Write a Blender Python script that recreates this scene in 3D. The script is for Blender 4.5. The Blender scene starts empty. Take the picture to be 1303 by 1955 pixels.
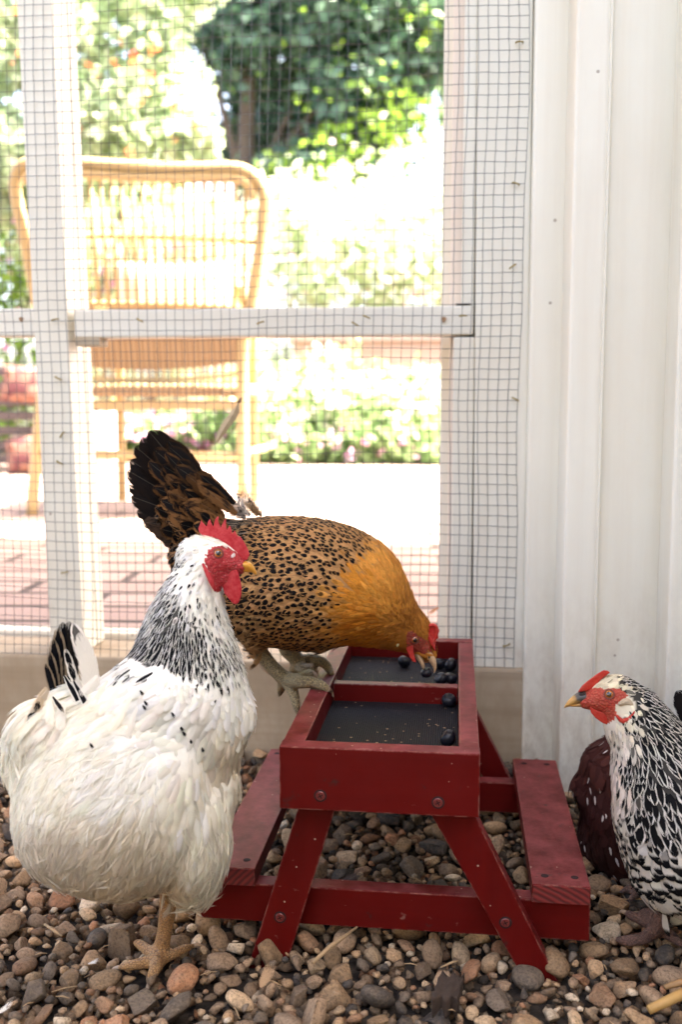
import bpy, bmesh, math, random
import numpy as np
from mathutils import Vector, Matrix
from mathutils.bvhtree import BVHTree
R = math.radians
rng = np.random.default_rng(7)
random.seed(7)
S = bpy.context.scene
COL = S.collection

# ------------------------------------------------------------------ camera, sky, sun, exposure
FPX, CAMZ, PW, PH = 1900.0, 0.48, 1303.0, 1955.0
TH = math.atan(202.5 / FPX)
PS = math.atan(223.5 * math.cos(TH) / FPX)
FW = np.array([-math.sin(PS) * math.cos(TH), math.cos(PS) * math.cos(TH), -math.sin(TH)])
RT = np.array([math.cos(PS), math.sin(PS), 0.0])
UP = np.cross(RT, FW)
CAM = np.array([0, 0, CAMZ])
cam_d = bpy.data.cameras.new('camera')
cam = bpy.data.objects.new('camera', cam_d)
COL.objects.link(cam)
cam_d.sensor_fit = 'VERTICAL'
cam_d.sensor_height = 36.0
cam_d.lens = 36.0 * FPX / PH
cam_d.clip_start, cam_d.clip_end = 0.02, 400
cam_d.dof.use_dof = True
cam_d.dof.focus_distance = 0.90
cam_d.dof.aperture_fstop = 5.2
cam.matrix_world = Matrix(((RT[0], UP[0], -FW[0], 0), (RT[1], UP[1], -FW[1], 0), (RT[2], UP[2], -FW[2], CAMZ), (0, 0, 0, 1)))
S.camera = cam

SUN_EL, SUN_AZ = R(56), R(84)          # azimuth clockwise from +Y: the sun stands to the right of the coop
sun_vec = Vector((math.sin(SUN_AZ) * math.cos(SUN_EL), math.cos(SUN_AZ) * math.cos(SUN_EL), math.sin(SUN_EL)))
sd = bpy.data.lights.new('sun', 'SUN')
sd.energy, sd.angle, sd.color = 5.0, R(0.5), (1.0, 0.97, 0.93)
sun = bpy.data.objects.new('sun', sd)
COL.objects.link(sun)
sun.rotation_euler = sun_vec.to_track_quat('Z', 'Y').to_euler()
sun.location = sun_vec * 30
W = bpy.data.worlds.new('World')
S.world = W
W.use_nodes = True
wn = W.node_tree
for n in list(wn.nodes): wn.nodes.remove(n)
sky = wn.nodes.new('ShaderNodeTexSky'); sky.sky_type = 'NISHITA'; sky.sun_disc = False
sky.air_density, sky.dust_density, sky.ozone_density = 0.7, 5.0, 0.3; sky.sun_elevation = SUN_EL; sky.sun_rotation = SUN_AZ
bg = wn.nodes.new('ShaderNodeBackground'); bg.inputs[1].default_value = 0.15
wo = wn.nodes.new('ShaderNodeOutputWorld')
wn.links.new(sky.outputs[0], bg.inputs[0]); wn.links.new(bg.outputs[0], wo.inputs[0])
S.view_settings.view_transform = 'Standard'
S.view_settings.look = 'None'
S.view_settings.exposure = 3.44
S.view_settings.gamma = 1.0
S.view_settings.use_white_balance = True          # the camera's white balance, set for open shade
S.view_settings.white_balance_temperature = 7600
S.view_settings.white_balance_tint = 10
S.cycles.transparent_max_bounces = 40
S.cycles.max_bounces = 10
S.cycles.diffuse_bounces = 5
S.cycles.caustics_reflective = False
S.cycles.caustics_refractive = False

# ------------------------------------------------------------------ small helpers
def ray(px, py): return FW + (px - PW / 2) / FPX * RT - (py - PH / 2) / FPX * UP
def at(px, py, Y):
    d = ray(px, py); return CAM + d * (Y / d[1])
def gz(px, py, z):
    d = ray(px, py); return CAM + d * ((z - CAMZ) / d[2])
def proj(P):
    P = np.atleast_2d(P) - CAM
    z = P @ FW
    return PW / 2 + FPX * (P @ RT) / z, PH / 2 - FPX * (P @ UP) / z
def tag(o, label=None, cat=None, group=None, kind=None):
    if label: o['label'] = label
    if cat: o['category'] = cat
    if group: o['group'] = group
    if kind: o['kind'] = kind
    return o
def empty(name, loc=(0, 0, 0)):
    o = bpy.data.objects.new(name, None); COL.objects.link(o); o.location = loc
    o.empty_display_size = 0.05
    return o
def link_mesh(name, me, mats, parent=None, smooth=False):
    me.name = name
    for m in (mats if isinstance(mats, (list, tuple)) else [mats]): me.materials.append(m)
    o = bpy.data.objects.new(name, me); COL.objects.link(o)
    if smooth: me.polygons.foreach_set('use_smooth', np.ones(len(me.polygons), bool))
    if parent is not None:
        o.parent = parent
        o.matrix_parent_inverse = Matrix.Translation(-Vector(parent.location))
    return o
def np_mesh(V, faces, attrs=None, matidx=None):
    """faces: (n,k) int array, k = 3 or 4"""
    me = bpy.data.meshes.new('m')
    V = np.ascontiguousarray(V, np.float32); faces = np.ascontiguousarray(faces, np.int32)
    n, k = faces.shape
    me.vertices.add(len(V)); me.vertices.foreach_set('co', V.ravel())
    me.loops.add(n * k); me.loops.foreach_set('vertex_index', faces.ravel())
    me.polygons.add(n); me.polygons.foreach_set('loop_start', np.arange(0, n * k, k, dtype=np.int32))
    if matidx is not None: me.polygons.foreach_set('material_index', np.ascontiguousarray(matidx, np.int32))
    me.update(calc_edges=True)
    for nm, dat in (attrs or {}).items():
        a = me.attributes.new(nm, 'FLOAT_COLOR', 'POINT')
        d = np.ones((len(V), 4), np.float32); d[:, :dat.shape[1]] = dat
        a.data.foreach_set('color', d.ravel())
    return me

class MB:
    """collects boxes, tubes and prisms into one mesh"""
    def __init__(s): s.bm = bmesh.new()
    def hexa(s, p):
        v = [s.bm.verts.new(q) for q in p]
        for f in ((3, 2, 1, 0), (4, 5, 6, 7), (0, 1, 5, 4), (1, 2, 6, 5), (2, 3, 7, 6), (3, 0, 4, 7)):
            s.bm.faces.new([v[i] for i in f])
        return s
    def box(s, x0, x1, y0, y1, z0, z1):
        return s.hexa([(x0, y0, z0), (x1, y0, z0), (x1, y1, z0), (x0, y1, z0), (x0, y0, z1), (x1, y0, z1), (x1, y1, z1), (x0, y1, z1)])
    def tube(s, pts, rad, seg=8, cap=True):
        pts = [Vector(p) for p in pts]; n = len(pts)
        rad = list(rad) if hasattr(rad, '__len__') else [rad] * n
        rings = []; ref = None
        for i, p in enumerate(pts):
            t = (pts[min(i + 1, n - 1)] - pts[max(i - 1, 0)]).normalized()
            if ref is None: ref = t.orthogonal().normalized()
            ref = (ref - t * ref.dot(t)).normalized(); b = t.cross(ref)
            rings.append([s.bm.verts.new(p + (ref * math.cos(a) + b * math.sin(a)) * rad[i]) for a in [2 * math.pi * k / seg for k in range(seg)]])
        for i in range(n - 1):
            for k in range(seg):
                s.bm.faces.new((rings[i][k], rings[i][(k + 1) % seg], rings[i + 1][(k + 1) % seg], rings[i + 1][k]))
        if cap:
            s.bm.faces.new(rings[0][::-1]); s.bm.faces.new(rings[-1])
        return s
    def prism(s, poly, axis_vec):
        """closed polygon (list of 3-D points) swept along axis_vec"""
        a = [s.bm.verts.new(Vector(p)) for p in poly]; b = [s.bm.verts.new(Vector(p) + Vector(axis_vec)) for p in poly]
        n = len(a)
        s.bm.faces.new(a[::-1]); s.bm.faces.new(b)
        for i in range(n): s.bm.faces.new((a[i], a[(i + 1) % n], b[(i + 1) % n], b[i]))
        return s
    def ball(s, c, r, sub=2, sc=(1, 1, 1)):
        M = Matrix.Translation(c) @ Matrix.Diagonal((r * sc[0], r * sc[1], r * sc[2], 1))
        bmesh.ops.create_icosphere(s.bm, subdivisions=sub, radius=1.0, matrix=M); return s
    def build(s, name, mat, parent=None, bevel=0.0, smooth=False, seg=2):
        bmesh.ops.recalc_face_normals(s.bm, faces=s.bm.faces)
        if bevel:
            bmesh.ops.bevel(s.bm, geom=[e for e in s.bm.edges if e.is_manifold and e.calc_face_angle(0) > 0.5], offset=bevel, segments=seg, affect='EDGES', profile=0.6, clamp_overlap=True)
        me = bpy.data.meshes.new(name); s.bm.to_mesh(me); s.bm.free()
        return link_mesh(name, me, mat, parent, smooth)

# ------------------------------------------------------------------ material helpers
class NT:
    def __init__(s, name):
        s.m = bpy.data.materials.new(name); s.m.use_nodes = True; s.t = s.m.node_tree
        for n in list(s.t.nodes): s.t.nodes.remove(n)
        s.out = s.t.nodes.new('ShaderNodeOutputMaterial')
    def n(s, typ, ins=None, **props):
        nd = s.t.nodes.new(typ)
        for k, v in props.items(): setattr(nd, k, v)
        for k, v in (ins or {}).items(): s.set(nd.inputs[k], v)
        return nd
    def set(s, sock, v):
        if isinstance(v, bpy.types.NodeSocket): s.t.links.new(v, sock)
        elif isinstance(v, (tuple, list)) and len(v) == 3 and sock.type == 'RGBA': sock.default_value = (*v, 1)
        else: sock.default_value = v
    def math(s, op, a, b=0.0, c=0.0, clamp=False):
        nd = s.n('ShaderNodeMath', {0: a, 1: b, 2: c}, operation=op); nd.use_clamp = clamp; return nd.outputs[0]
    def mix(s, f, a, b, blend='MIX'):
        nd = s.t.nodes.new('ShaderNodeMix'); nd.data_type = 'RGBA'; nd.blend_type = blend
        s.set(nd.inputs[0], f); s.set(nd.inputs[6], a); s.set(nd.inputs[7], b); return nd.outputs[2]
    def ramp(s, f, stops, interp='LINEAR'):
        nd = s.t.nodes.new('ShaderNodeValToRGB'); cr = nd.color_ramp; cr.interpolation = interp
        while len(cr.elements) < len(stops): cr.elements.new(0.5)
        for e, (p, c) in zip(cr.elements, stops):
            e.position = p; e.color = (*c, 1) if isinstance(c, (tuple, list)) else (c, c, c, 1)
        s.set(nd.inputs[0], f); return nd.outputs[0]
    def noise(s, vec, scale, detail=4, rough=0.55, dist=0.0):
        nd = s.n('ShaderNodeTexNoise', {'Scale': scale, 'Detail': detail, 'Roughness': rough, 'Distortion': dist})
        if vec is not None: s.set(nd.inputs['Vector'], vec)
        return nd.outputs['Fac']
    def obj(s, scale=(1, 1, 1), rot=(0, 0, 0), loc=(0, 0, 0)):
        tc = s.n('ShaderNodeTexCoord'); mp = s.n('ShaderNodeMapping', {'Vector': tc.outputs['Object'], 'Scale': scale, 'Rotation': rot, 'Location': loc}); return mp.outputs[0]
    def bump(s, h, strength=0.3, dist=0.001):
        return s.n('ShaderNodeBump', {'Height': h, 'Strength': strength, 'Distance': dist}).outputs[0]
    def bsdf(s, col, rough=0.6, normal=None, **kw):
        p = s.n('ShaderNodeBsdfPrincipled', {'Base Color': col, 'Roughness': rough})
        for k, v in kw.items(): s.set(p.inputs[k.replace('_', ' ')], v)
        if normal is not None: s.set(p.inputs['Normal'], normal)
        return p.outputs[0]
    def done(s, shader):
        s.t.links.new(shader, s.out.inputs[0]); return s.m

def mat_paint(name, col, stain, grain_axis='z', stain_amt=0.5, rough=0.55, speck=0.6, grain=0.25):
    """brushed old paint with drips, fly specks and scuffs; grain runs along the given axis"""
    t = NT(name)
    sc = {'x': (2, 60, 60), 'y': (60, 2, 60), 'z': (60, 60, 2)}[grain_axis]
    g = t.noise(t.obj(sc), 1.0, 5, 0.6)
    big = t.noise(t.obj((5, 5, 2.2)), 1.0, 6, 0.65)
    fine = t.noise(t.obj(), 220, 2)
    m1 = t.math('MULTIPLY', t.ramp(big, [(0.46, 0.0), (0.72, 1.0)]), stain_amt)
    c = t.mix(m1, col, stain)
    c = t.mix(t.math('MULTIPLY', t.ramp(g, [(0.45, 0.0), (0.75, 1.0)]), grain), c, stain)
    vo = t.n('ShaderNodeTexVoronoi', {'Vector': t.obj(), 'Scale': 26.0, 'Randomness': 1.0})
    sp = t.math('LESS_THAN', vo.outputs['Distance'], t.math('MULTIPLY', t.math('GREATER_THAN', t.n('ShaderNodeSeparateColor', {0: vo.outputs['Color']}).outputs[0], 0.78), 0.055))
    c = t.mix(t.math('MULTIPLY', sp, speck), c, (0.16, 0.10, 0.06))
    hz = t.n('ShaderNodeSeparateXYZ', {0: t.obj()}).outputs[2]          # mud splashed up from the gravel
    spl = t.math('MULTIPLY', t.ramp(hz, [(0.02, 1.0), (0.30, 0.0)]), t.ramp(t.noise(t.obj((1, 1, .5)), 45, 6, .75), [(0.40, 0.0), (0.70, 1.0)]))
    c = t.mix(t.math('MULTIPLY', spl, 0.6), c, (0.30, 0.21, 0.13))
    drip = t.noise(t.obj((55, 55, 1.6), (0, 0, 0), (4, 4, 1)), 1.0, 4, .6)
    c = t.mix(t.math('MULTIPLY', t.ramp(drip, [(0.62, 0.0), (0.74, 1.0)]), 0.14), c, (0.55, 0.44, 0.30))
    h = t.math('ADD', t.math('MULTIPLY', g, 0.6), t.math('MULTIPLY', fine, 0.25))
    return t.done(t.bsdf(c, rough, t.bump(h, 0.28, 0.0012)))

M = {}
M['white'] = mat_paint('white_paint', (0.745, 0.72, 0.625), (0.62, 0.54, 0.42), 'z', 0.35)
M['white_x'] = mat_paint('white_paint_rail', (0.74, 0.715, 0.63), (0.58, 0.51, 0.40), 'x', 0.4)
M['sill'] = mat_paint('scuffed_sill', (0.43, 0.35, 0.25), (0.24, 0.17, 0.10), 'x', 0.9, 0.7, 0.9, 0.55)
M['roof'] = mat_paint('roof_boards', (0.70, 0.66, 0.60), (0.5, 0.42, 0.33), 'x', 0.4)

def mat_simple(name, col, rough=0.6, var=0.2, scale=30, bump=0.15, **kw):
    t = NT(name)
    n = t.noise(t.obj(), scale, 4)
    c = t.mix(n, tuple(min(1, k * (1 + var)) for k in col), tuple(k * (1 - var) for k in col))
    return t.done(t.bsdf(c, rough, t.bump(t.noise(t.obj(), scale * 4, 3), bump, 0.001), **kw))

# ------------------------------------------------------------------ ground, patio
def build_ground():
    t = NT('dark_soil')
    n = t.noise(t.obj(), 40, 6)
    t.done(t.bsdf(t.ramp(n, [(0.3, (0.012, 0.009, 0.007)), (0.7, (0.05, 0.037, 0.027))]), 0.95, t.bump(n, 0.6, 0.01)))
    tag(MB().box(-70, 70, -60, 90, -0.4, -0.012).build('ground', t.m), kind='structure')
    # brick patio
    t = NT('patio_bricks')
    v = t.obj((1, 1, 1), (0, 0, R(-5)))
    br = t.n('ShaderNodeTexBrick', {'Vector': v, 'Color1': (0.31, 0.215, 0.185, 1), 'Color2': (0.40, 0.30, 0.26, 1), 'Mortar': (0.02, 0.010, 0.008, 1),
             'Scale': 1.0, 'Mortar Size': 0.010, 'Mortar Smooth': 0.15, 'Bias': -0.2, 'Brick Width': 0.31, 'Row Height': 0.115})
    n = t.noise(t.obj(), 9, 6, 0.7)
    c = t.mix(t.math('MULTIPLY', n, 0.3), br.outputs[0], (0.40, 0.31, 0.27))
    c = t.mix(t.ramp(t.noise(t.obj(), 60, 4), [(0.55, 0.0), (0.8, 0.5)]), c, (0.2, 0.13, 0.1))
    h = t.math('ADD', t.math('MULTIPLY', br.outputs[1], -1.0), t.math('MULTIPLY', n, 0.3))
    t.done(t.bsdf(c, 0.85, t.bump(h, 0.6, 0.006)))
    tag(MB().box(-9, 7, 1.42, 5.55, -0.3, 0.15).build('patio', t.m), kind='structure')
    t = NT('garden_soil')
    n = t.noise(t.obj(), 12, 6)
    t.done(t.bsdf(t.ramp(n, [(0.3, (0.07, 0.045, 0.03)), (0.7, (0.16, 0.11, 0.07))]), 0.95, t.bump(n, 0.8, 0.03)))
    tag(MB().box(-30, 30, 5.55, 60, -0.3, 0.143).build('garden_bed', t.m), kind='structure')
build_ground()

# ------------------------------------------------------------------ coop: posts, rails, trims, roof
YM = 1.28
TOPZ = 1.28
def X(px, py, Y): return at(px, py, Y)[0]
def Z(px, py, Y): return at(px, py, Y)[2]
def vboard(mb, pxl, pxr, Yf, Yb, z0, z1, tilt=0.0, ref=700):
    xl, xr = X(pxl, ref, Yf), X(pxr, ref, Yf)
    zr = Z(pxl, ref, Yf)
    a, b = -(z0 - zr) * tilt, -(z1 - zr) * tilt
    return mb.hexa([(xl + a, Yf, z0), (xr + a, Yf, z0), (xr + a, Yb, z0), (xl + a, Yb, z0), (xl + b, Yf, z1), (xr + b, Yf, z1), (xr + b, Yb, z1), (xl + b, Yb, z1)])

SILLZ = Z(0, 1246, YM)
# left post, leaning a touch
pL = MB(); vboard(pL, 68, 133, YM + 0.004, YM + 0.055, SILLZ + 0.001, 2.2, 0.022)
pL = pL.build('post', M['white'], bevel=0.002)
tag(pL, 'leaning white timber post behind the wire mesh on the left', 'post')
b2 = MB(); vboard(b2, 110, 162, YM + 0.058, YM + 0.085, SILLZ + 0.001, 2.2, 0.022)
o = b2.build('stop_strip', M['white'], pL, bevel=0.002)

# middle rail
def rail():
    x0, x1 = -2.2, X(905, 612, YM + 0.006)
    xp = X(70, 612, YM); xq = X(130, 612, YM)
    mb = MB(); mb.box(xq + 0.004, x1, YM + 0.009, YM + 0.045, Z(500, 641, YM), Z(500, 586, YM))
    r = mb.build('rail', M['white_x'], bevel=0.003)
    tag(r, 'white horizontal rail crossing the mesh from the post to the jamb', 'rail')
    mb = MB(); mb.box(x0, xp - 0.006, YM + 0.006, YM + 0.045, Z(30, 641, YM), Z(30, 588, YM))
    r2 = mb.build('rail', M['white_x'], bevel=0.003)
    tag(r2, 'short white rail stub left of the leaning post', 'rail')
    # two rusty countersunk holes and the knot
    rm = mat_simple('rust', (0.33, 0.20, 0.11), 0.8, 0.5, 300)
    for px in (848, 40):
        c = at(px, 610, YM + 0.0055)
        mb = MB(); pts = [c + np.array([math.cos(a) * 0.0045, 0, math.sin(a) * 0.005]) for a in np.linspace(0.4, 5.6, 14)]
        pts = [c + np.array([math.cos(a) * .0030 * (1 + .3 * math.sin(3 * a)), -.0004, math.sin(a) * .0036]) for a in np.linspace(0, 2 * math.pi, 14, endpoint=False)]; mb.prism(pts, (0, .002, 0)); mb.build('rust_spot', rm, r if px > 100 else r2)
    # wooden corner block under the rail
    mb = MB(); c = at(150, 652, YM + 0.01); mb.box(c[0] - 0.004, c[0] + 0.03, YM + 0.008, YM + 0.04, c[2] - 0.006, c[2] + 0.0065)
    mb.build('corner_block', M['sill'], r, bevel=0.002)
rail()

# screen-door stile and jamb, then the stepped corner trims and the panelled wall
mb = MB(); vboard(mb, 842, 864, YM + 0.10, YM + 0.14, SILLZ + 0.002, 2.2)
st = mb.build('door_jamb', M['white'], bevel=0.002); tag(st, 'sunlit white strip at the outer edge of the opening', 'jamb')
mb = MB(); vboard(mb, 859, 893, YM + 0.048, YM + 0.098, SILLZ + 0.002, 2.2); mb.build('inner_strip', mat_paint('pinkish_white_paint', (0.74, 0.65, 0.56), (0.5, 0.38, 0.3), 'z', 0.4), st, bevel=0.002)
mb = MB(); vboard(mb, 866, 906.8, YM + 0.012, YM + 0.046, SILLZ + 0.002, Z(880, 642, YM)); vboard(mb, 880, 904, YM + 0.012, YM + 0.046, Z(880, 585, YM), 2.2)
sl = mb.build('door_stile', M['white'], bevel=0.0025); tag(sl, 'white screen door stile beside the dark gap line', 'door stile')
mb = MB(); c = at(885, 580.5, YM + 0.008); mb.box(c[0] - 0.009, c[0] + 0.009, YM + 0.009, YM + 0.0115, c[2] - 0.001, c[2] + 0.001)
mb.build('hinge_mark', mat_simple('hinge_mark_black', (0.02, 0.018, 0.015), 0.9), sl)  # thin dark strip for the hinge mark above the rail
mb = MB(); vboard(mb, 907.5, 1010, YM + 0.004, YM + 0.05, -0.05, 2.2, 0.006)
vboard(mb, 893, 921, YM + 0.0505, YM + 0.062, SILLZ + 0.002, 2.2, 0.003)  # backing strip added behind the gap to stop light leaking through
o = mb.build('door_frame', M['white'], bevel=0.003); tag(o, 'wide white frame board covered by the edge of the mesh', 'door frame')

# corner trim boards and recessed wall sheets to the right: one wall of stepped boards
wall = empty('board_wall', (X(1080, 1400, YM), YM, 0))
tag(wall, 'cream stepped board wall to the right of the mesh', 'wall')
def trim(pl, pr, Yf, Yb, name, tilt=0.004, bev=0.004):
    mb = MB(); vboard(mb, pl, pr, Yf, Yb, -0.05, 2.2, tilt); return mb.build(name, M['white'], wall, bevel=bev)
trim(1010.5, 1082, YM - 0.012, YM + 0.05, 'corner_board', 0.002)
trim(1086, 1150, YM - 0.10, YM + 0.05, 'batten', 0.0)
# a rolled bead between batten and panel, then the slightly hollow panel
mb = MB()
xa, xb = X(1150, 700, YM - 0.10) - 0.001, X(1300, 700, YM - 0.08)
prof = [(xa, YM - 0.0985), (xa + 0.0012, YM - 0.1022), (xa + 0.0028, YM - 0.1022), (xa + 0.0045, YM - 0.0965), (xb, YM - 0.082), (xb, YM + 0.05), (xa, YM + 0.05)]
mb.prism([(x, y, -0.05) for x, y in prof], (0, 0, 2.25)); mb.build('wall_panel', M['white'], wall, smooth=False)
trim(1293, 1372, YM - 0.145, YM + 0.05, 'batten', 0.0)
mb = MB(); x2 = X(1372, 700, YM - 0.145) - 0.006; mb.box(x2, x2 + 1.3, YM - 0.02, YM + 0.05, -0.05, 2.2); mb.build('wall_panel', M['white'], wall)
SIDEX = x2 + 0.62

mb = MB(); mb.box(-2.6, X(1007, 1350, YM - 0.006), YM - 0.006, YM + 0.10, -0.2, SILLZ)
o = mb.build('sill_board', M['sill'], bevel=0.004); tag(o, 'scuffed beige base board under the wire mesh', 'base board')
mb = MB(); mb.box(-2.6, X(905, 1240, 1.40), YM + 0.102, 1.418, -0.1, SILLZ + 0.008)
o = mb.build('threshold', M['white_x'], bevel=0.003); tag(o, 'bright white threshold strip between base board and brick patio', 'threshold')

# unseen coop shell shaping the light: side wall, added low front wall, eaved roof
mb = MB(); mb.box(SIDEX, SIDEX + 0.06, -1.6, YM - 0.06, -0.05, 2.2)  # unseen wall, height and place set to block sun from the hens
o = mb.build('shading_side_wall', M['white']); tag(o, 'unseen tall cream side wall placed to keep the sun off the hens', 'wall')
mb = MB()
for x in (-1.9,): mb.box(x, x + 0.09, YM, YM + 0.09, SILLZ + 0.001, 2.2)
o = mb.build('post', M['white']); tag(o, 'white timber post at the far left end of the mesh wall', 'post')
mb = MB(); mb.box(-3.4, SIDEX - 0.004, -1.0, -0.94, -0.05, 1.2)  # unseen wall added to cut low light from the front
o = mb.build('added_front_wall', M['white']); tag(o, 'unseen low wall added behind the viewer to cut low light', 'wall')
ROOFY = 0.35  # unseen roof, extent set to shade the patio and admit high skylight
mb = MB(); mb.box(-4.2, 6.0, ROOFY, 2.5, 2.2, 2.26)
o = mb.build('coop_roof', M['roof']); tag(o, 'unseen boarded coop roof, its deep eave sized to shade the patio', 'roof')

# ------------------------------------------------------------------ wire mesh
def wire_mesh():
    mb_m = NT('galvanised_wire')
    n = mb_m.noise(mb_m.obj(), 400, 3)
    mb_m.done(mb_m.bsdf(mb_m.ramp(n, [(0.3, (0.05, 0.053, 0.056)), (0.75, (0.16, 0.162, 0.165))]), 0.42, None, Metallic=0.75))
    x1, x0 = X(1004, 300, YM - 0.002), -2.0
    z0, z1 = SILLZ - 0.002, 1.30
    cell = 0.0123; cz = 0.0133
    nx, nz = int((x1 - x0) / cell), int((z1 - z0) / cz)
    r = 0.00038
    def off(xx, zz):
        dx = 0.0016 * math.sin(zz * 9 + xx * 3) + 0.0011 * math.sin(zz * 23 + xx * 7) - 0.012 * (0.75 - zz) * 0.45
        dz = 0.0018 * math.sin(xx * 8 + zz * 4) + 0.0010 * math.sin(xx * 21 + zz * 9)
        dy = 0.0014 * math.sin(xx * 6 + zz * 5)
        return dx, dy, dz
    V, Fq = [], []
    def strip(pts):
        b = len(V)
        for i, (p, ax) in enumerate(pts):
            u = np.array([1, 0, 0]) if ax == 'z' else np.array([0, 0, 1])
            for s1, s2 in ((1, 0), (0, 1), (-1, 0), (0, -1)): V.append(p + u * s1 * r + np.array([0, 1, 0]) * s2 * r)
            if i:
                for k in range(4):
                    Fq.append((b + 4 * (i - 1) + k, b + 4 * (i - 1) + (k + 1) % 4, b + 4 * i + (k + 1) % 4, b + 4 * i + k))
    jx = rng.normal(0, 0.0006, nx + 1); jz = rng.normal(0, 0.0006, nz + 1)
    for i in range(nx + 1):
        x = x1 - i * cell + jx[i]; low = z0 - (0.012 if x > X(868, 1250, YM) else 0)
        pts = []
        for z in np.arange(low, z1, cz):
            dx, dy, dz = off(x, z); pts.append((np.array([x + dx + rng.normal(0, 0.00022), YM - 0.0016 + dy, z]), 'z'))
        strip(pts)
    for k in range(nz + 1):
        z = z0 + k * cz + jz[k]; pts = []
        for x in np.arange(x0, x1 + 0.001, cell * 1.0):
            dx, dy, dz = off(x, z); pts.append((np.array([x + off(x1, z)[0] * (1 if x > x1 - cell else 0), YM - 0.0024 + dy, z + dz + rng.normal(0, 0.00025)]), 'x'))
        strip(pts)
    me = np_mesh(np.array(V), np.array(Fq))
    o = link_mesh('wire_mesh', me, mb_m.m); tag(o, 'square galvanised wire mesh stretched over the window frame', 'wire mesh')
    # staples
    sm = mat_simple('tarnished_brass', (0.30, 0.22, 0.06), 0.45, 0.4, 200, Metallic=0.6)
    for px, py in ((993, 80), (986, 350), (980, 508), (985, 762), (968, 1232), (885, 603), (266, 611), (497, 616), (678, 618), (104, 610), (110, 722), (113, 883), (122, 1093), (118, 830), (700, 605)):
        c = at(px, py, YM - 0.003); a = random.uniform(-.6, 1.2)
        d = np.array([math.cos(a), 0, math.sin(a)]) * 0.0042
        mb = MB(); mb.tube([c - d + (0, .004, 0), c - d, c - d * .5 + (0, -.0012, 0), c + d * .5 + (0, -.0012, 0), c + d, c + d + (0, .004, 0)], 0.0010, 6)
        mb.build('staple', sm, o)
wire_mesh()
# ------------------------------------------------------------------ picnic-table feeder
def mat_redwood(name, axis, worn=0.35):
    t = NT(name)
    sc = {'x': (3, 70, 70), 'y': (70, 3, 70), 'z': (70, 70, 3)}[axis]
    g = t.noise(t.obj(sc), 1.0, 5, 0.6)
    wv = t.noise(t.obj(), 38, 6, 0.7)
    c = t.mix(g, (0.120, 0.004, 0.0035), (0.072, 0.0026, 0.0024))
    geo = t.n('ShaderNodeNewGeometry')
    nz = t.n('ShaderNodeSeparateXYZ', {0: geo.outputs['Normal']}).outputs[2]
    upf = t.math('MAXIMUM', nz, 0.0)          # dusty film and droppings, plus pink glare painted onto upward faces
    dust_glare = t.math('MULTIPLY', t.ramp(wv, [(0.36, 0.0), (0.68, 1.0)]), t.math('ADD', t.math('MULTIPLY', upf, 0.58), 0.015))
    c = t.mix(dust_glare, c, (0.33, 0.078, 0.082))
    scr = t.noise(t.obj((45, 260, 90), (0.4, 0.7, 0.3)), 1.0, 3, 0.6)
    c = t.mix(t.math('MULTIPLY', t.ramp(scr, [(0.68, 0.0), (0.74, 1.0)]), worn), c, (0.36, 0.22, 0.18))
    bv_ = t.n('ShaderNodeBevel', {0: 0.0022}, samples=4)
    ed = t.math('SUBTRACT', 1.0, t.n('ShaderNodeVectorMath', {0: geo.outputs['Normal'], 1: bv_.outputs[0]}, operation='DOT_PRODUCT').outputs['Value'])
    em = t.math('MULTIPLY', t.ramp(ed, [(0.015, 0.0), (0.10, 1.0)]), t.ramp(t.noise(t.obj(), 120, 5, .7), [(0.44, 0.0), (0.58, 1.0)]))
    c = t.mix(t.math('MULTIPLY', em, 0.75), c, (0.38, 0.20, 0.16))
    dk = t.noise(t.obj((50, 50, 50), (0, 0, 0), (3, 1, 2)), 1.0, 4, 0.6)
    c = t.mix(t.math('MULTIPLY', t.ramp(dk, [(0.66, 0.0), (0.74, 1.0)]), 0.75), c, (0.035, 0.022, 0.02))
    fl = t.n('ShaderNodeTexVoronoi', {'Vector': t.obj(), 'Scale': 85.0})
    fm = t.math('LESS_THAN', fl.outputs['Distance'], t.math('MULTIPLY', t.math('GREATER_THAN', t.n('ShaderNodeSeparateColor', {0: fl.outputs['Color']}).outputs[0], 0.60), 0.075))
    c = t.mix(t.math('MULTIPLY', fm, 0.75), c, (0.5, 0.38, 0.30))
    rough = t.math('ADD', t.math('MULTIPLY', wv, 0.25), 0.30)
    h = t.math('ADD', t.math('MULTIPLY', g, 0.7), t.math('MULTIPLY', t.noise(t.obj(), 300, 2), 0.25))
    return t.done(t.bsdf(c, rough, t.bump(h, 0.22, 0.0008), Specular_IOR_Level=0.16))
def mat_endgrain():
    t = NT('red_end_grain')
    w = t.n('ShaderNodeTexWave', {'Vector': t.obj((1, 0.02, 1), (0, 0.5, 0), (0.05, 0, 0.1)), 'Scale': 65.0, 'Distortion': 2.5, 'Detail': 2.0}, wave_type='RINGS', rings_direction='Y')
    c = t.mix(w.outputs[0], (0.07, 0.007, 0.007), (0.19, 0.017, 0.016))
    return t.done(t.bsdf(c, 0.6, t.bump(w.outputs[0], 0.4, 0.0006)))
M['redx'], M['redy'], M['redz'], M['redend'] = mat_redwood('red_board_across', 'x'), mat_redwood('red_board_along', 'y'), mat_redwood('red_leg_board', 'z'), mat_endgrain()
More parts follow.
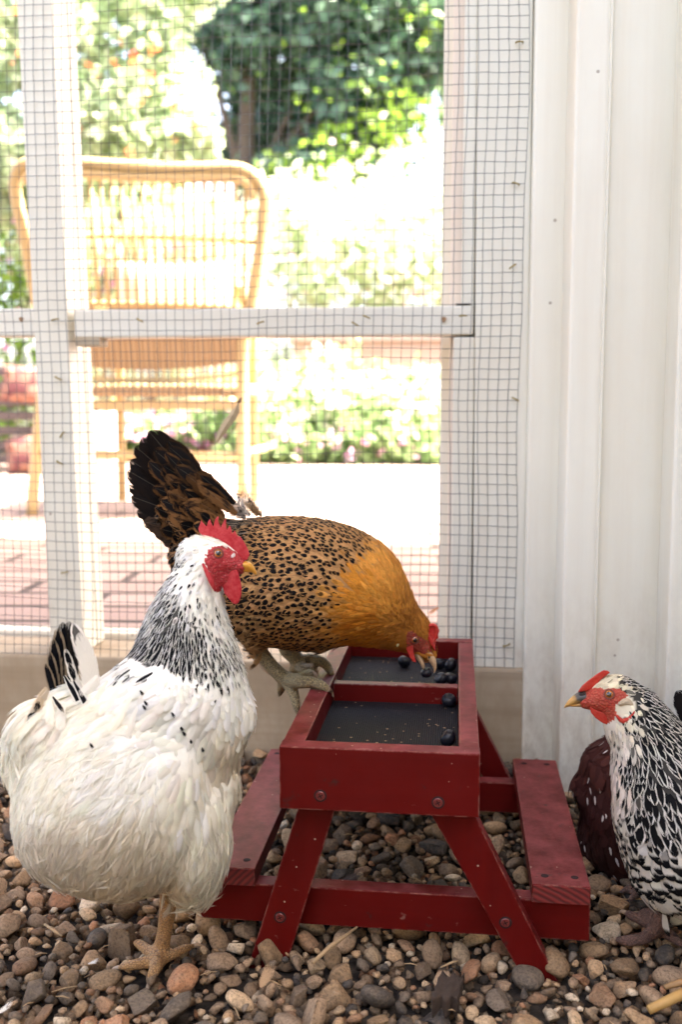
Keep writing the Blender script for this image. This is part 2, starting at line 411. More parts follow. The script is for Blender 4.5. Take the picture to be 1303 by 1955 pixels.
def mat_screen():
    t = NT('black_screen')
    s = t.n('ShaderNodeSeparateXYZ', {0: t.obj()})
    wx = t.math('ABSOLUTE', t.math('SINE', t.math('MULTIPLY', s.outputs[0], math.pi / 0.0021)))
    wy = t.math('ABSOLUTE', t.math('SINE', t.math('MULTIPLY', s.outputs[1], math.pi / 0.0021)))
    h = t.math('MAXIMUM', t.math('POWER', wx, 3.0), t.math('MULTIPLY', t.math('POWER', wy, 3.0), 0.6))
    n = t.noise(t.obj(), 30, 6, 0.7)
    c = t.mix(h, (0.001, 0.001, 0.0015), (0.026, 0.026, 0.032))
    c = t.mix(t.math('MULTIPLY', t.ramp(n, [(0.55, 0.0), (0.8, 1.0)]), 0.35), c, (0.06, 0.03, 0.02))
    cr = t.n('ShaderNodeTexVoronoi', {'Vector': t.obj(), 'Scale': 130.0})
    cm = t.math('LESS_THAN', cr.outputs['Distance'], t.math('MULTIPLY', t.math('GREATER_THAN', t.n('ShaderNodeSeparateColor', {0: cr.outputs['Color']}).outputs[0], 0.74), 0.17))
    c = t.mix(cm, c, (0.30, 0.20, 0.12))
    return t.done(t.bsdf(c, 0.6, t.bump(h, 0.6, 0.0008), Specular_IOR_Level=0.12))
M['screen'] = mat_screen()

YT = 0.795
def table():
    root = empty('picnic_table_feeder', (-0.06, 1.0, 0))
    tag(root, 'small red picnic-table chicken feeder with a two-part screened tray', 'feeder')
    x0, x1 = X(533, 1425, YT), X(918, 1440, YT)
    zt = Z(725, 1432, YT); zb = Z(725, 1553, YT)
    y1 = YT + 0.408; w = 0.0175
    bv = 0.0012
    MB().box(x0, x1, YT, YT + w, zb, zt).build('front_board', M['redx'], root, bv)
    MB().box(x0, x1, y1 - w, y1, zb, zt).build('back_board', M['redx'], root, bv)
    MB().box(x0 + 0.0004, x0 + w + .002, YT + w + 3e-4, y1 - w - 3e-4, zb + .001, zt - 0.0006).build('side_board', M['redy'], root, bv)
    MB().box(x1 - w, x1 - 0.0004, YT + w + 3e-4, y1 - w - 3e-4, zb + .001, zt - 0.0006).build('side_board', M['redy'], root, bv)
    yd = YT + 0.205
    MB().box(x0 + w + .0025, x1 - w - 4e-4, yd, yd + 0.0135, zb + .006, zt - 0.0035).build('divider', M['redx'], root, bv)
    zs = zt - 0.0215
    for ya, yb in ((YT + w, yd - 4e-4), (yd + 0.0139, y1 - w - 4e-4)):
        MB().box(x0 + w + .0025, x1 - w - 4e-4, ya + 4e-4, yb, zs - 0.002, zs).build('screen', M['screen'], root)
    # legs: front pair and back pair
    def leg(tl, tr, br, bl, Y, Yb):
        p = [at(q[0], q[1], Y) for q in (tl, tr, br, bl)]
        mb = MB(); mb.prism(p, (0, Yb - Y, 0)); return mb.build('leg', M['redz'], root, bv)
    yf, yfb = YT + 0.0185, YT + 0.0365
    fl = leg((570, 1540), (642, 1540), (545, 1851), (472, 1850), YT + .004 + 0.0145, yfb)
    fr = leg((822, 1552), (905, 1552), (1074, 1889), (1008, 1884), YT + 0.0185, yfb)
    dy = 0.34
    for o in (fl, fr):
        c = o.copy(); COL.objects.link(c); c.parent = root; c.matrix_parent_inverse = Matrix.Translation(-Vector(root.location)); c.location = (0, dy, 0)
    # cross beams under the benches
    bx0, bx1 = X(383, 1767, 0.833), X(1127, 1782, 0.833)
    bz0, bz1 = Z(755, 1775, 0.833), Z(755, 1703, 0.833)
    beams = []
    for yy in (0.833, 0.833 + 0.268):
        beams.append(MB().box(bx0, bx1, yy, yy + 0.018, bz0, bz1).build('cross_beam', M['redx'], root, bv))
    # bench boards with end grain
    zc = bz1 + 0.0006
    for pa, pb in ((395, 487), (1017, 1129.5)):
        ya, yb = 0.827, 1.135
        xa, xb = X(pa, 1700, ya), X(pb, 1700, ya)
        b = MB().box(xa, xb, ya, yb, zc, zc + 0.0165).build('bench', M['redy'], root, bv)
        e = MB().box(xa + .0008, xb - .0008, ya - 0.0008, ya + 0.0004, zc + .0008, zc + 0.0157).build('end_grain', M['redend'], b)
        hm = mat_simple('dark_hole', (0.02, 0.006, 0.006), 0.9) if 'hole' not in M else M['hole']; M['hole'] = hm
        for hy in (ya + 0.016, yb - 0.016):
            for hx in (0.24, 0.76):
                mb = MB(); c = Vector((xa + (xb - xa) * hx, hy, zc + 0.0166)); bmesh.ops.create_circle(mb.bm, cap_ends=True, segments=20, radius=0.0034, matrix=Matrix.Translation(c + Vector((0, 0, 0.0002))))
                mb.build('screw_hole', hm, b)
    # countersunk screws
    t = NT('painted_screw'); n = t.noise(t.obj(), 300, 3)
    t.done(t.bsdf(t.mix(n, (0.11, 0.010, 0.010), (0.16, 0.03, 0.025)), 0.35)); sm = t.m
    dark = M['hole']
    def screw(px, py, Y):
        c = Vector(at(px, py, Y))
        mb = MB()
        for (r0, ya_, r1, yb_) in ((0.0054, -0.0002, 0.0042, -0.0004), (0.0042, -0.0004, 0.0040, 0.0)):
            for k in range(24):
                a, b = 2 * math.pi * k / 24, 2 * math.pi * (k + 1) / 24
                q = [(r0 * math.cos(a), ya_, r0 * math.sin(a)), (r0 * math.cos(b), ya_, r0 * math.sin(b)), (r1 * math.cos(b), yb_, r1 * math.sin(b)), (r1 * math.cos(a), yb_, r1 * math.sin(a))]
                mb.bm.faces.new([mb.bm.verts.new(c + Vector(v)) for v in q])
        ring = mb.build('screw_recess', dark, root)
        mb = MB(); mb.tube([c + Vector((0, -0.0007, 0)), c + Vector((0, -0.0013, 0))], [0.0040, 0.0034], 20); h = mb.build('screw_head', sm, ring)
        for a in (0.5, 0.5 + math.pi / 2):
            d = Vector((math.cos(a), 0, math.sin(a))); p = Vector((-math.sin(a), 0, math.cos(a)))
            mb = MB(); cc = c + Vector((0, -0.0015, 0)); q = [cc + d * .0022 + p * .00045, cc - d * .0022 + p * .00045, cc - d * .0022 - p * .00045, cc + d * .0022 - p * .00045]
            mb.bm.faces.new([mb.bm.verts.new(v) for v in q]); mb.build('screw_slot', dark, ring)
    screw(612, 1519, YT); screw(837, 1532, YT)
    screw(535, 1751, YT + 0.0183); screw(966, 1761, YT + 0.0183)
    return x0, x1, zt, zs, y1, yd
TX0, TX1, TZ, TZS, TY1, TYD = table()

# ------------------------------------------------------------------ blueberries
def blueberries():
    t = NT('blueberry_skin')
    n = t.noise(t.obj(), 160, 4)
    t.done(t.bsdf(t.mix(n, (0.002, 0.002, 0.004), (0.012, 0.013, 0.020)), 0.36, t.bump(n, 0.15, 0.0005), Specular_IOR_Level=0.3))
    cm = mat_simple('berry_crown', (0.012, 0.010, 0.012), 0.7)
    spots = [(772, 1263, .0076, 'blueberry behind the orange hen\'s wattle at the left of the pecking spot'),
             (839, 1267, .0072, 'blueberry just right of the pecking beak in the rear tray'),
             (866, 1269, .0082, 'largest blueberry near the back corner of the rear tray'),
             (843, 1296, .0074, 'blueberry with its crown turned up, resting near the tray divider'),
             (865, 1295, .0072, 'blueberry tucked against the right wall near the tray divider'),
             (857, 1365, .0077, 'lone blueberry against the divider in the front tray compartment'),
             (856, 1409, .0080, 'blueberry half hidden behind the front board of the tray')]
    for i, (px, py, r, lab) in enumerate(spots):
        c = gz(px, py, TZS + r * 0.9)
        c[0] = min(c[0], TX1 - 0.0185 - r)
        if i == 5: c[1] = TYD - r - 0.001
        make_berry(c, r, t.m, cm, lab, i)
    return t.m, cm
def make_berry(c, r, mat, cm, lab, i, axis=None):
    me = bpy.data.meshes.new('b'); bm = bmesh.new(); bmesh.ops.create_uvsphere(bm, u_segments=24, v_segments=16, radius=r)
    for v in bm.verts:
        v.co.z *= 0.88
        k = max(0, v.co.z / (r * .88) - 0.78) / 0.22
        v.co.z -= r * 0.25 * k
    bm.to_mesh(me); bm.free()
    o = link_mesh('blueberry', me, mat, None, True)
    o.location = Vector(c); o.rotation_euler = (random.uniform(-.9, -.1), random.uniform(-.5, .5), random.uniform(0, 6))
    tag(o, lab, 'blueberry', 'blueberries in the feeder')
    mb = MB()
    for k in range(5):
        a0 = 2 * math.pi * k / 5
        pts = [Vector((math.cos(a0 + d) * r * q, math.sin(a0 + d) * r * q, r * z)) for d, q, z in ((-.5, .30, .80), (.5, .30, .80), (0, .46, .95))]
        mb.bm.faces.new([mb.bm.verts.new(p) for p in pts])
    cr = mb.build('berry_crown', cm); cr.parent = o
    return o
BERRY, BCROWN = blueberries()

# ------------------------------------------------------------------ gravel
def stone_templates(n, sub):
    out = []
    for i in range(n):
        bm = bmesh.new(); bmesh.ops.create_icosphere(bm, subdivisions=sub, radius=1.0)
        V = np.array([v.co[:] for v in bm.verts]); Fc = np.array([[v.index for v in f.verts] for f in bm.faces])
        nb = [[e.other_vert(v).index for e in v.link_edges] for v in bm.verts]; bm.free()
        ang = i % 4 != 0
        for k in range(11 if ang else 3):
            d = rng.normal(size=3); d /= np.linalg.norm(d); h = rng.uniform(0.42, 0.72) if ang else rng.uniform(.72, .9)
            s = V @ d; V = V - np.outer(np.maximum(s - h, 0), d)
        V += (0.03 if ang else .05) * np.stack([np.sin(V[:, 1] * 4 + i) , np.sin(V[:, 2] * 5 + 2 * i), np.sin(V[:, 0] * 4.5 + 3 * i)], 1)
        for _ in range(1 if ang else 2):
            V = (0.9 if ang else .6) * V + (0.10 if ang else .4) * np.array([V[q].mean(0) for q in nb])
        V *= np.array([rng.uniform(1.0, 1.35), rng.uniform(.8, 1.0), rng.uniform(.5, .8)])
        V /= np.abs(V[:, :2]).max()
        out.append((V, Fc))
    return out
def gravel():
    big, small = stone_templates(16, 3), stone_templates(8, 2)
    tiny = stone_templates(6, 1)
    pal = np.array([(.32, .21, .125), (.24, .165, .11), (.19, .135, .095), (.065, .056, .05), (.125, .10, .08), (.40, .29, .19), (.55, .45, .34), (.30, .15, .085), (.22, .13, .08), (.052, .048, .048)]) * (1.28, 1.24, 1.17)
    pw = np.array([.20, .18, .13, .06, .10, .13, .06, .08, .09, .03]); pw /= pw.sum()
    items = []   # x,y,z,r,kind
    clear = [tuple(gz(px, py, .012)[:2]) for px, py in ((302, 1838), (280, 1845), (250, 1848), (288, 1872), (270, 1808), (350, 1815), (505, 1850), (530, 1850), (1020, 1885), (1058, 1888), (1245, 1780), (1210, 1790))]
    cell = 0.012; grid = {}
    def ok(x, y, r, f):
        cx, cy = int(x // cell), int(y // cell); k = int((r + .016) * 1.1 // cell) + 1
        for a in range(cx - k, cx + k + 1):
            for b in range(cy - k, cy + k + 1):
                for (px, py, pr) in grid.get((a, b), ()):
                    if (px - x) ** 2 + (py - y) ** 2 < (f * (pr + r)) ** 2: return False
        return True
    def put(n, r0, r1, f, layer, xr, yr):
        c = 0
        for _ in range(n):
            x, y = rng.uniform(*xr), rng.uniform(*yr)
            if y > YM - 0.012 : continue
            if layer == 0 and any((x - a) ** 2 + (y - b) ** 2 < .020 ** 2 for a, b in clear): continue
            r = r0 + (r1 - r0) * rng.random() ** 1.6
            if ok(x, y, r, f):
                grid.setdefault((int(x // cell), int(y // cell)), []).append((x, y, r)); items.append((x, y, r, layer)); c += 1
    xr, yr = (-0.62, 0.42), (0.50, YM)
    put(1500, .0135, .0170, .93, 0, xr, yr)
    put(9000, .0085, .0125, .93, 0, xr, yr)
    put(14000, .0065, .0105, .88, 1, xr, yr)
    put(48000, .0035, .0062, .86, 2, xr, yr)
    # sparser outside the view
    put(2600, .009, .016, .9, 0, (-1.6, 1.0), (-0.6, YM)); 
    nf = len(items)
    # a bed layer of darker small stones below to fill the gaps
    for _ in range(9000):
        items.append((rng.uniform(*xr), rng.uniform(*yr), rng.uniform(.004, .008), 3))
    Vs, Fs, Cs = [], [], []; base = 0
    for (x, y, r, layer) in items:
        T = big[rng.integers(16)] if layer == 0 else small[rng.integers(8)] if layer == 1 else tiny[rng.integers(6)]
        V, Fc = T
        a = rng.uniform(0, 6.28); tx, ty = rng.normal(0, .38, 2)
        if layer == 3: tx, ty = rng.normal(0, .8, 2)
        Rz = np.array(Matrix.Rotation(a, 3, 'Z')); Rx = np.array(Matrix.Rotation(tx, 3, 'X')); Ry = np.array(Matrix.Rotation(ty, 3, 'Y'))
        mound = 0.006 * math.sin(x * 9 + 1) * math.sin(y * 7 + x * 3) - 0.001
        if y > 1.12: mound += 0.02 * (y - 1.12) / .16
        z = {0: 0.25 * r, 1: 0.35 * r + 0.002, 2: .003, 3: -.007}[layer] + mound + rng.normal(0, .0016 if layer < 2 else .002)
        P = (V * r) @ (Rz @ Rx @ Ry).T + (x, y, z)
        Vs.append(P); Fs.append(Fc + base); base += len(V)
        c = pal[rng.choice(10, p=pw)] * rng.uniform(.6, 1.35) * (0.6 if layer == 3 else 1)
        Cs.append(np.tile(np.append(c, rng.random()), (len(V), 1)))
    me = np_mesh(np.concatenate(Vs), np.concatenate(Fs), {'stone': np.concatenate(Cs)})
    t = NT('gravel_stone')
    at_ = t.n('ShaderNodeAttribute', attribute_name='stone')
    off = t.n('ShaderNodeCombineXYZ', {0: t.math('MULTIPLY', at_.outputs['Alpha'], 37.0), 1: 0.0, 2: 0.0}).outputs[0]
    v = t.n('ShaderNodeVectorMath', {0: t.obj(), 1: off}, operation='ADD').outputs[0]
    n1 = t.noise(v, 95, 6, 0.7); n2 = t.noise(v, 420, 4, 0.7)
    c = t.mix(t.ramp(n1, [(0.45, 0.0), (0.70, 0.55)]), at_.outputs['Color'], (0.25, 0.18, 0.12))
    c = t.mix(t.math('MULTIPLY', t.ramp(n2, [(0.35, 1.0), (0.55, 0.0)]), 0.55), c, (0.03, 0.022, 0.018))
    c = t.mix(t.math('MULTIPLY', t.ramp(n2, [(0.62, 0.0), (0.72, 1.0)]), 0.30), c, (0.42, 0.36, 0.29))
    h = t.math('ADD', n1, t.math('MULTIPLY', n2, 0.5))
    t.done(t.bsdf(c, 0.8, t.bump(h, 0.6, 0.0022), Specular_IOR_Level=0.2))
    o = link_mesh('gravel', me, t.m, None, True)
    tag(o, kind='stuff')
gravel()
#PART3
# ------------------------------------------------------------------ garden beyond the mesh
def mat_leaf(name, c1, c2, trans=0.35, tcol=None):
    t = NT(name)
    a = t.n('ShaderNodeAttribute', attribute_name='leaf')
    f = t.n('ShaderNodeSeparateColor', {0: a.outputs['Color']}).outputs[0]
    c = t.mix(f, c1, c2)
    d = t.bsdf(c, 0.5)
    tr = t.n('ShaderNodeBsdfTranslucent', {0: t.mix(0.5, c, tcol or tuple(min(1, k * 1.05) for k in c2))}).outputs[0]
    mx = t.n('ShaderNodeMixShader', {0: trans, 1: d, 2: tr}).outputs[0]
    return t.done(mx)
def leaf_mesh(P, size, flat=0.0, wide=0.55):
    """one folded four-sided leaf per point"""
    n = len(P); P = np.asarray(P)
    d = rng.normal(size=(n, 3)); d[:, 2] -= 0.25; d /= np.linalg.norm(d, axis=1)[:, None]
    q = rng.normal(size=(n, 3)); q[:, 2] += flat; q -= (q * d).sum(1)[:, None] * d; q /= np.linalg.norm(q, axis=1)[:, None]
    s = np.cross(d, q); L = (size * rng.uniform(.6, 1.3, n))[:, None]
    V = np.stack([P - d * L * .5, P + s * L * wide * .5 + q * L * .08, P + d * L * .5, P - s * L * wide * .5 + q * L * .08], 1).reshape(-1, 3)
    i = np.arange(n)[:, None] * 4
    F = np.concatenate([i + (0, 1, 2), i + (0, 2, 3)], 1).reshape(-1, 3)
    c = np.repeat(rng.random(n), 4)
    return np_mesh(V, F, {'leaf': np.stack([c, c, c], 1)})
def clumps(center, rad, nclump, nleaf, spread=.3, shell=.55):
    center, rad = np.array(center), np.array(rad)
    d = rng.normal(size=(nclump, 3)); d /= np.linalg.norm(d, axis=1)[:, None]
    c = center + d * rad * (shell + (1 - shell) * rng.random((nclump, 1)))
    k = rng.integers(0, nclump, nleaf)
    return c[k] + rng.normal(size=(nleaf, 3)) * rad * spread * rng.uniform(.4, 1.1, (nclump, 1))[k]
ML = {
 'dark': mat_leaf('shaded_tree_leaf', (0.024, 0.070, 0.044), (0.13, 0.24, 0.17), 0.28, (0.05, 0.15, 0.06)),  # the tree's shade is put into this dark leaf colour
 'yell': mat_leaf('lime_sunlit_leaf', (0.05, 0.13, 0.015), (0.22, 0.36, 0.05), 0.45),
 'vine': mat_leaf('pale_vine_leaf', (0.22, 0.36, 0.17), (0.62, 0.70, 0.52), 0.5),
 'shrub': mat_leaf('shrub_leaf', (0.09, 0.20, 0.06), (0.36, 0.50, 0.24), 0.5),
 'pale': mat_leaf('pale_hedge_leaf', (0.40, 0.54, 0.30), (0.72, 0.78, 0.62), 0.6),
}
bark = mat_simple('bark', (0.10, 0.075, 0.055), 0.9, 0.4, 20, 0.8)
def petals(name, cols, trans=.3):
    t = NT(name); a = t.n('ShaderNodeAttribute', attribute_name='leaf')
    f = t.n('ShaderNodeSeparateColor', {0: a.outputs['Color']}).outputs[0]
    c = t.ramp(f, [(i / max(1, len(cols) - 1), k) for i, k in enumerate(cols)])
    return t.done(t.n('ShaderNodeMixShader', {0: trans, 1: t.bsdf(c, .6), 2: t.n('ShaderNodeBsdfTranslucent', {0: c}).outputs[0]}).outputs[0])
PW_ = petals('white_petal', [(.75, .68, .66), (.85, .82, .74), (.78, .55, .62)])
PO_ = petals('orange_petal', [(.75, .16, .06), (.85, .34, .14)])
PP_ = petals('pink_petal', [(.70, .25, .50), (.75, .50, .66), (.62, .16, .42)])
def plant(name, label, cat, base, group, leafmat, P, size, blossoms=None, stems=6, stemh=.5, wide=.55):
    r = empty(name, base); tag(r, label, cat, group)
    link_mesh('foliage', leaf_mesh(P, size, 0.3, wide), leafmat, r)
    if blossoms is not None: link_mesh('blossoms', leaf_mesh(blossoms[0], blossoms[2], 0.8, 0.95), blossoms[1], r)
    mb = MB()
    for i in range(stems):
        a = rng.uniform(0, 6.28); q = rng.uniform(.05, .2)
        b = Vector(base) + Vector((math.cos(a) * q * .4, math.sin(a) * q * .4, -.03)); e = Vector(P[rng.integers(len(P))])
        mb.tube([b, b.lerp(e, .5) + Vector((0, 0, stemh * .15)), e], [.010, .007, .003], 5)
    mb.build('stems', bark, r)
    return r

def garden():
    # the flower bed behind the patio
    row = [(500, 700, 5.95, 'leafy flower bush with pale blooms nearest the right chair leg'), (560, 690, 6.2, 'tall white-flowered bush second from the chair in the bed'),
           (640, 668, 6.3, 'broad white-flowered bush in the middle of the garden bed'), (715, 720, 5.95, 'low pale-flowered bush in front of the low brick wall'),
           (790, 700, 6.2, 'pale bush beside the white jamb with a few pink blooms'), (850, 690, 6.5, 'green bush partly hidden behind the white jamb'),
           (255, 790, 6.0, 'low green bush seen through the legs of the rattan chair'), (370, 780, 6.1, 'green bush with pink spots seen under the rattan seat')]
    for px, py, Y, lab in row:
        top = at(px, py, Y); hz = (top[2] - .15) / 2; c = (top[0], Y, .15 + hz * .95)
        P = clumps(c, (.30, .26, hz * .95), 26, 900, .28)
        B = clumps((c[0], Y - .05, c[2] + hz * .25), (.31, .28, hz * .85), 40, 230, .18)
        plant('flower_bush', lab, 'bush', (c[0], Y, .143), 'bushes in the flower bed', ML['shrub'], P, .075, (B, PW_ if px > 400 else PP_, .05))
    for px, Y in ((490, 5.68), (545, 5.66), (610, 5.7), (675, 5.66), (740, 5.7), (810, 5.68)):
        b = at(px, 880, Y); c = (b[0], Y, .24)
        P = clumps(c, (.22, .10, .11), 18, 420, .3)
        B = clumps((c[0], Y - .04, .27), (.2, .1, .1), 16, 26, .2)
        plant('edging_plant', {490: 'low green edging plant with a pink bloom by the right chair leg', 545: 'low green edging plant second along the brick patio edge', 610: 'low green edging plant at the middle of the patio edge',
              675: 'low green edging plant fourth along the brick patio edge', 740: 'low green edging plant before the pale-flowered bush', 810: 'low green edging plant closest to the white jamb'}[px],
              'plant', (c[0], Y, .143), 'edging plants along the patio', ML['shrub'], P, .06, (B, PP_, .045), 4, .2)
    # low pink-brown wall behind the bed
    t = NT('old_brick_wall')
    br = t.n('ShaderNodeTexBrick', {'Vector': t.obj((1, 1, 1), (R(90), 0, 0)), 'Color1': (.40, .27, .22, 1), 'Color2': (.46, .33, .27, 1), 'Mortar': (.42, .36, .31, 1), 'Scale': 1.0, 'Brick Width': .24, 'Row Height': .08, 'Mortar Size': .008})
    t.done(t.bsdf(br.outputs[0], .9, t.bump(br.outputs[1], .4, .004)))
    xl = X(560, 650, 8.3)
    gw = MB().box(xl, xl + 6, 8.3, 8.5, .1, Z(700, 652, 8.3)).build('garden_wall', t.m)
    tag(gw, 'low pinkish brick garden wall behind the flower bed', 'wall')
    MB().box(xl - .03, xl + 6.03, 8.26, 8.54, Z(700, 652, 8.3) + .002, Z(700, 652, 8.3) + .05).build('coping', mat_simple('coping_stone', (.42, .33, .29), .9), gw)
    # pale hedges and tall flowering shrubs
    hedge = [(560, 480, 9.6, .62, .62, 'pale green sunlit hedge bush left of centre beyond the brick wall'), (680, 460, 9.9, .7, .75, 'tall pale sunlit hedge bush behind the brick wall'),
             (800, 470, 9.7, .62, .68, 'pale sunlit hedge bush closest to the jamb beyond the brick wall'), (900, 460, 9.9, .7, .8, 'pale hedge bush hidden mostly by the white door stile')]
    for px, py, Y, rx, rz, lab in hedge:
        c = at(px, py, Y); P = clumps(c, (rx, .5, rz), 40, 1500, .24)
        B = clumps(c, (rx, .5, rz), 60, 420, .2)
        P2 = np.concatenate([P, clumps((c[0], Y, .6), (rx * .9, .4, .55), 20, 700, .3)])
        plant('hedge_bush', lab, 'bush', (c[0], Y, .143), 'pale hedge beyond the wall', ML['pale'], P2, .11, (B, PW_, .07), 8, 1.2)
    for px, py, Y, rx, rz, nf, lab in [(150, 500, 7.2, .55, .55, 150, 'flowering shrub with pink blooms behind the rattan chair back'), (300, 520, 7.4, .55, .5, 190, 'pink-flowered shrub seen through the right chair spindles'),
                                       (420, 540, 7.6, .45, .45, 110, 'pale pink-flowered shrub behind the chair\'s upper right corner'), (0, 480, 7.0, .55, .7, 40, 'yellow-green shrub left of the leaning post')]:
        c = at(px, py, Y); P = clumps(c, (rx, .5, rz), 40, 1500, .24); B = clumps((c[0], c[1] - .1, c[2]), (rx, .45, rz), 40, nf, .2)
        P2 = np.concatenate([P, clumps((c[0], Y, .5), (rx * .8, .4, .5), 20, 500, .3)])
        plant('flowering_shrub', lab, 'shrub', (c[0], Y, .143), 'flowering shrubs behind the chair', ML['yell'] if px == 0 else ML['pale'], P2, .09, (B, PP_, .07), 8, .8)
    # trumpet vine on a post and wire trellis
    pts = []; Y = 6.6
    for px, py, rx, rz in [(-60, 60, .5, .5), (40, 190, .45, .5), (60, 20, .45, .4), (180, 120, .5, .55), (200, 260, .45, .35), (240, 70, .35, .4), (285, 200, .32, .4), (365, 275, .2, .18), (250, -60, .6, .3), (-80, 300, .5, .5), (40, 330, .4, .3)]:
        pts.append(clumps(at(px, py, Y), (rx, .35, rz), 16, 800, .3))
    P = np.concatenate(pts)
    fl = np.concatenate([at(px, py, Y - .35) + rng.normal(size=(2, 3)) * .028 for px, py in [(15, 15), (215, 62), (300, 75), (165, 135), (175, 148), (262, 118), (228, 128), (285, 140), (330, 165), (270, 172), (333, 205), (160, 252), (246, 285), (328, 262), (395, 235), (140, 100), (60, 255), (20, 110), (260, 40), (300, 95), (190, 215)]])
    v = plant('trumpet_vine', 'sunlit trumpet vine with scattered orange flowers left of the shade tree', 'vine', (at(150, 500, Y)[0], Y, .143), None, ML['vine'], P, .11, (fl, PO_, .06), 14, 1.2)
    # shade tree
    Yt = 11.4
    base = at(470, 640, Yt); base[2] = .143
    r = empty('shade_tree', base); tag(r, 'shade tree with a brown trunk and shade painted into its dark blue-green leaves, hanging over the garden', 'tree')
    mb = MB(); q = [Vector((base[0] + dx, Yt, z)) for dx, z in ((0, 0), (.02, .8), (-.02, 1.6), (.05, 2.4), (.0, 3.2), (.1, 4.6))]
    mb.tube(q, [.17, .14, .13, .125, .11, .05], 10)
    for px, py, zz in ((620, 120, 2.7), (760, 90, 2.9), (360, 20, 2.9), (690, 260, 2.3), (560, 300, 2.2), (820, 140, 3.0)):
        e = Vector(at(px, py, Yt + rng.uniform(-.4, .4))); b = Vector((base[0], Yt, zz)); mb.tube([b, b.lerp(e, .5) + Vector((0, 0, .15)), e], [.06, .035, .012], 6)
    mb.build('trunk', bark, r)
    pts = []
    for px, py, rx, rz, n in [(430, 30, .5, .45, 1500), (540, 60, .6, .5, 1900), (660, 40, .6, .5, 1900), (770, 40, .5, .5, 1500), (480, 150, .4, .4, 900), (570, 190, .5, .5, 1300), (680, 150, .5, .45, 1300), (790, 110, .35, .4, 700), (520, 280, .4, .35, 800), (450, 250, .22, .5, 300), (640, 250, .4, .35, 500), (740, 190, .3, .3, 400), (600, 330, .45, .2, 450), (690, 300, .45, .3, 500), (530, 345, .3, .15, 250), (590, -80, 1.2, .5, 2200), (850, 20, .5, .7, 900)]:
        pts.append(clumps(at(px, py, Yt + (1.1 if 400 < px < 530 and py > 100 else rng.uniform(-.2, .5))), (rx * 1.22, .7, rz * 1.22), 20, n, .26))
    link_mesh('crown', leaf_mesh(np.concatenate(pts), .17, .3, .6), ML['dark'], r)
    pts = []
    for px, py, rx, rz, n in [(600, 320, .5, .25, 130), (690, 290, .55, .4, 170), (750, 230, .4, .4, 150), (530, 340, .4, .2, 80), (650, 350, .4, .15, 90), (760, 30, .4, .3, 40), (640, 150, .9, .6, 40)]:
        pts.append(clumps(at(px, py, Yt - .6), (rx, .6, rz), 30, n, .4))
    link_mesh('painted_sunlit_leaves', leaf_mesh(np.concatenate(pts), .12, .3, .7), ML['yell'], r)  # sunlit look painted with a lighter leaf material
    # background trees far behind, pale with distance
    for px, py, rr, lab in ((-250, 300, 2.6, 'far pale tree behind the vine at the left'), (150, 380, 2.2, 'far pale tree behind the pink shrubs'), (1150, 250, 2.6, 'far pale tree hidden behind the cream wall')):
        Y = 19; c = at(px, py, Y); P = clumps(c, (rr, 1.5, rr * .9), 50, 2200, .22)
        rt = empty('garden_tree', (c[0], Y, .143)); tag(rt, lab, 'tree', 'far garden trees')
        link_mesh('crown', leaf_mesh(P, .34, .3, .7), ML['shrub'], rt)
        mb = MB(); mb.tube([(c[0], Y, .1), (c[0] + .1, Y, c[2] - .8), (c[0], Y, c[2] + rr * .5)], [.22, .16, .05], 8); mb.build('trunk', bark, rt)
garden()

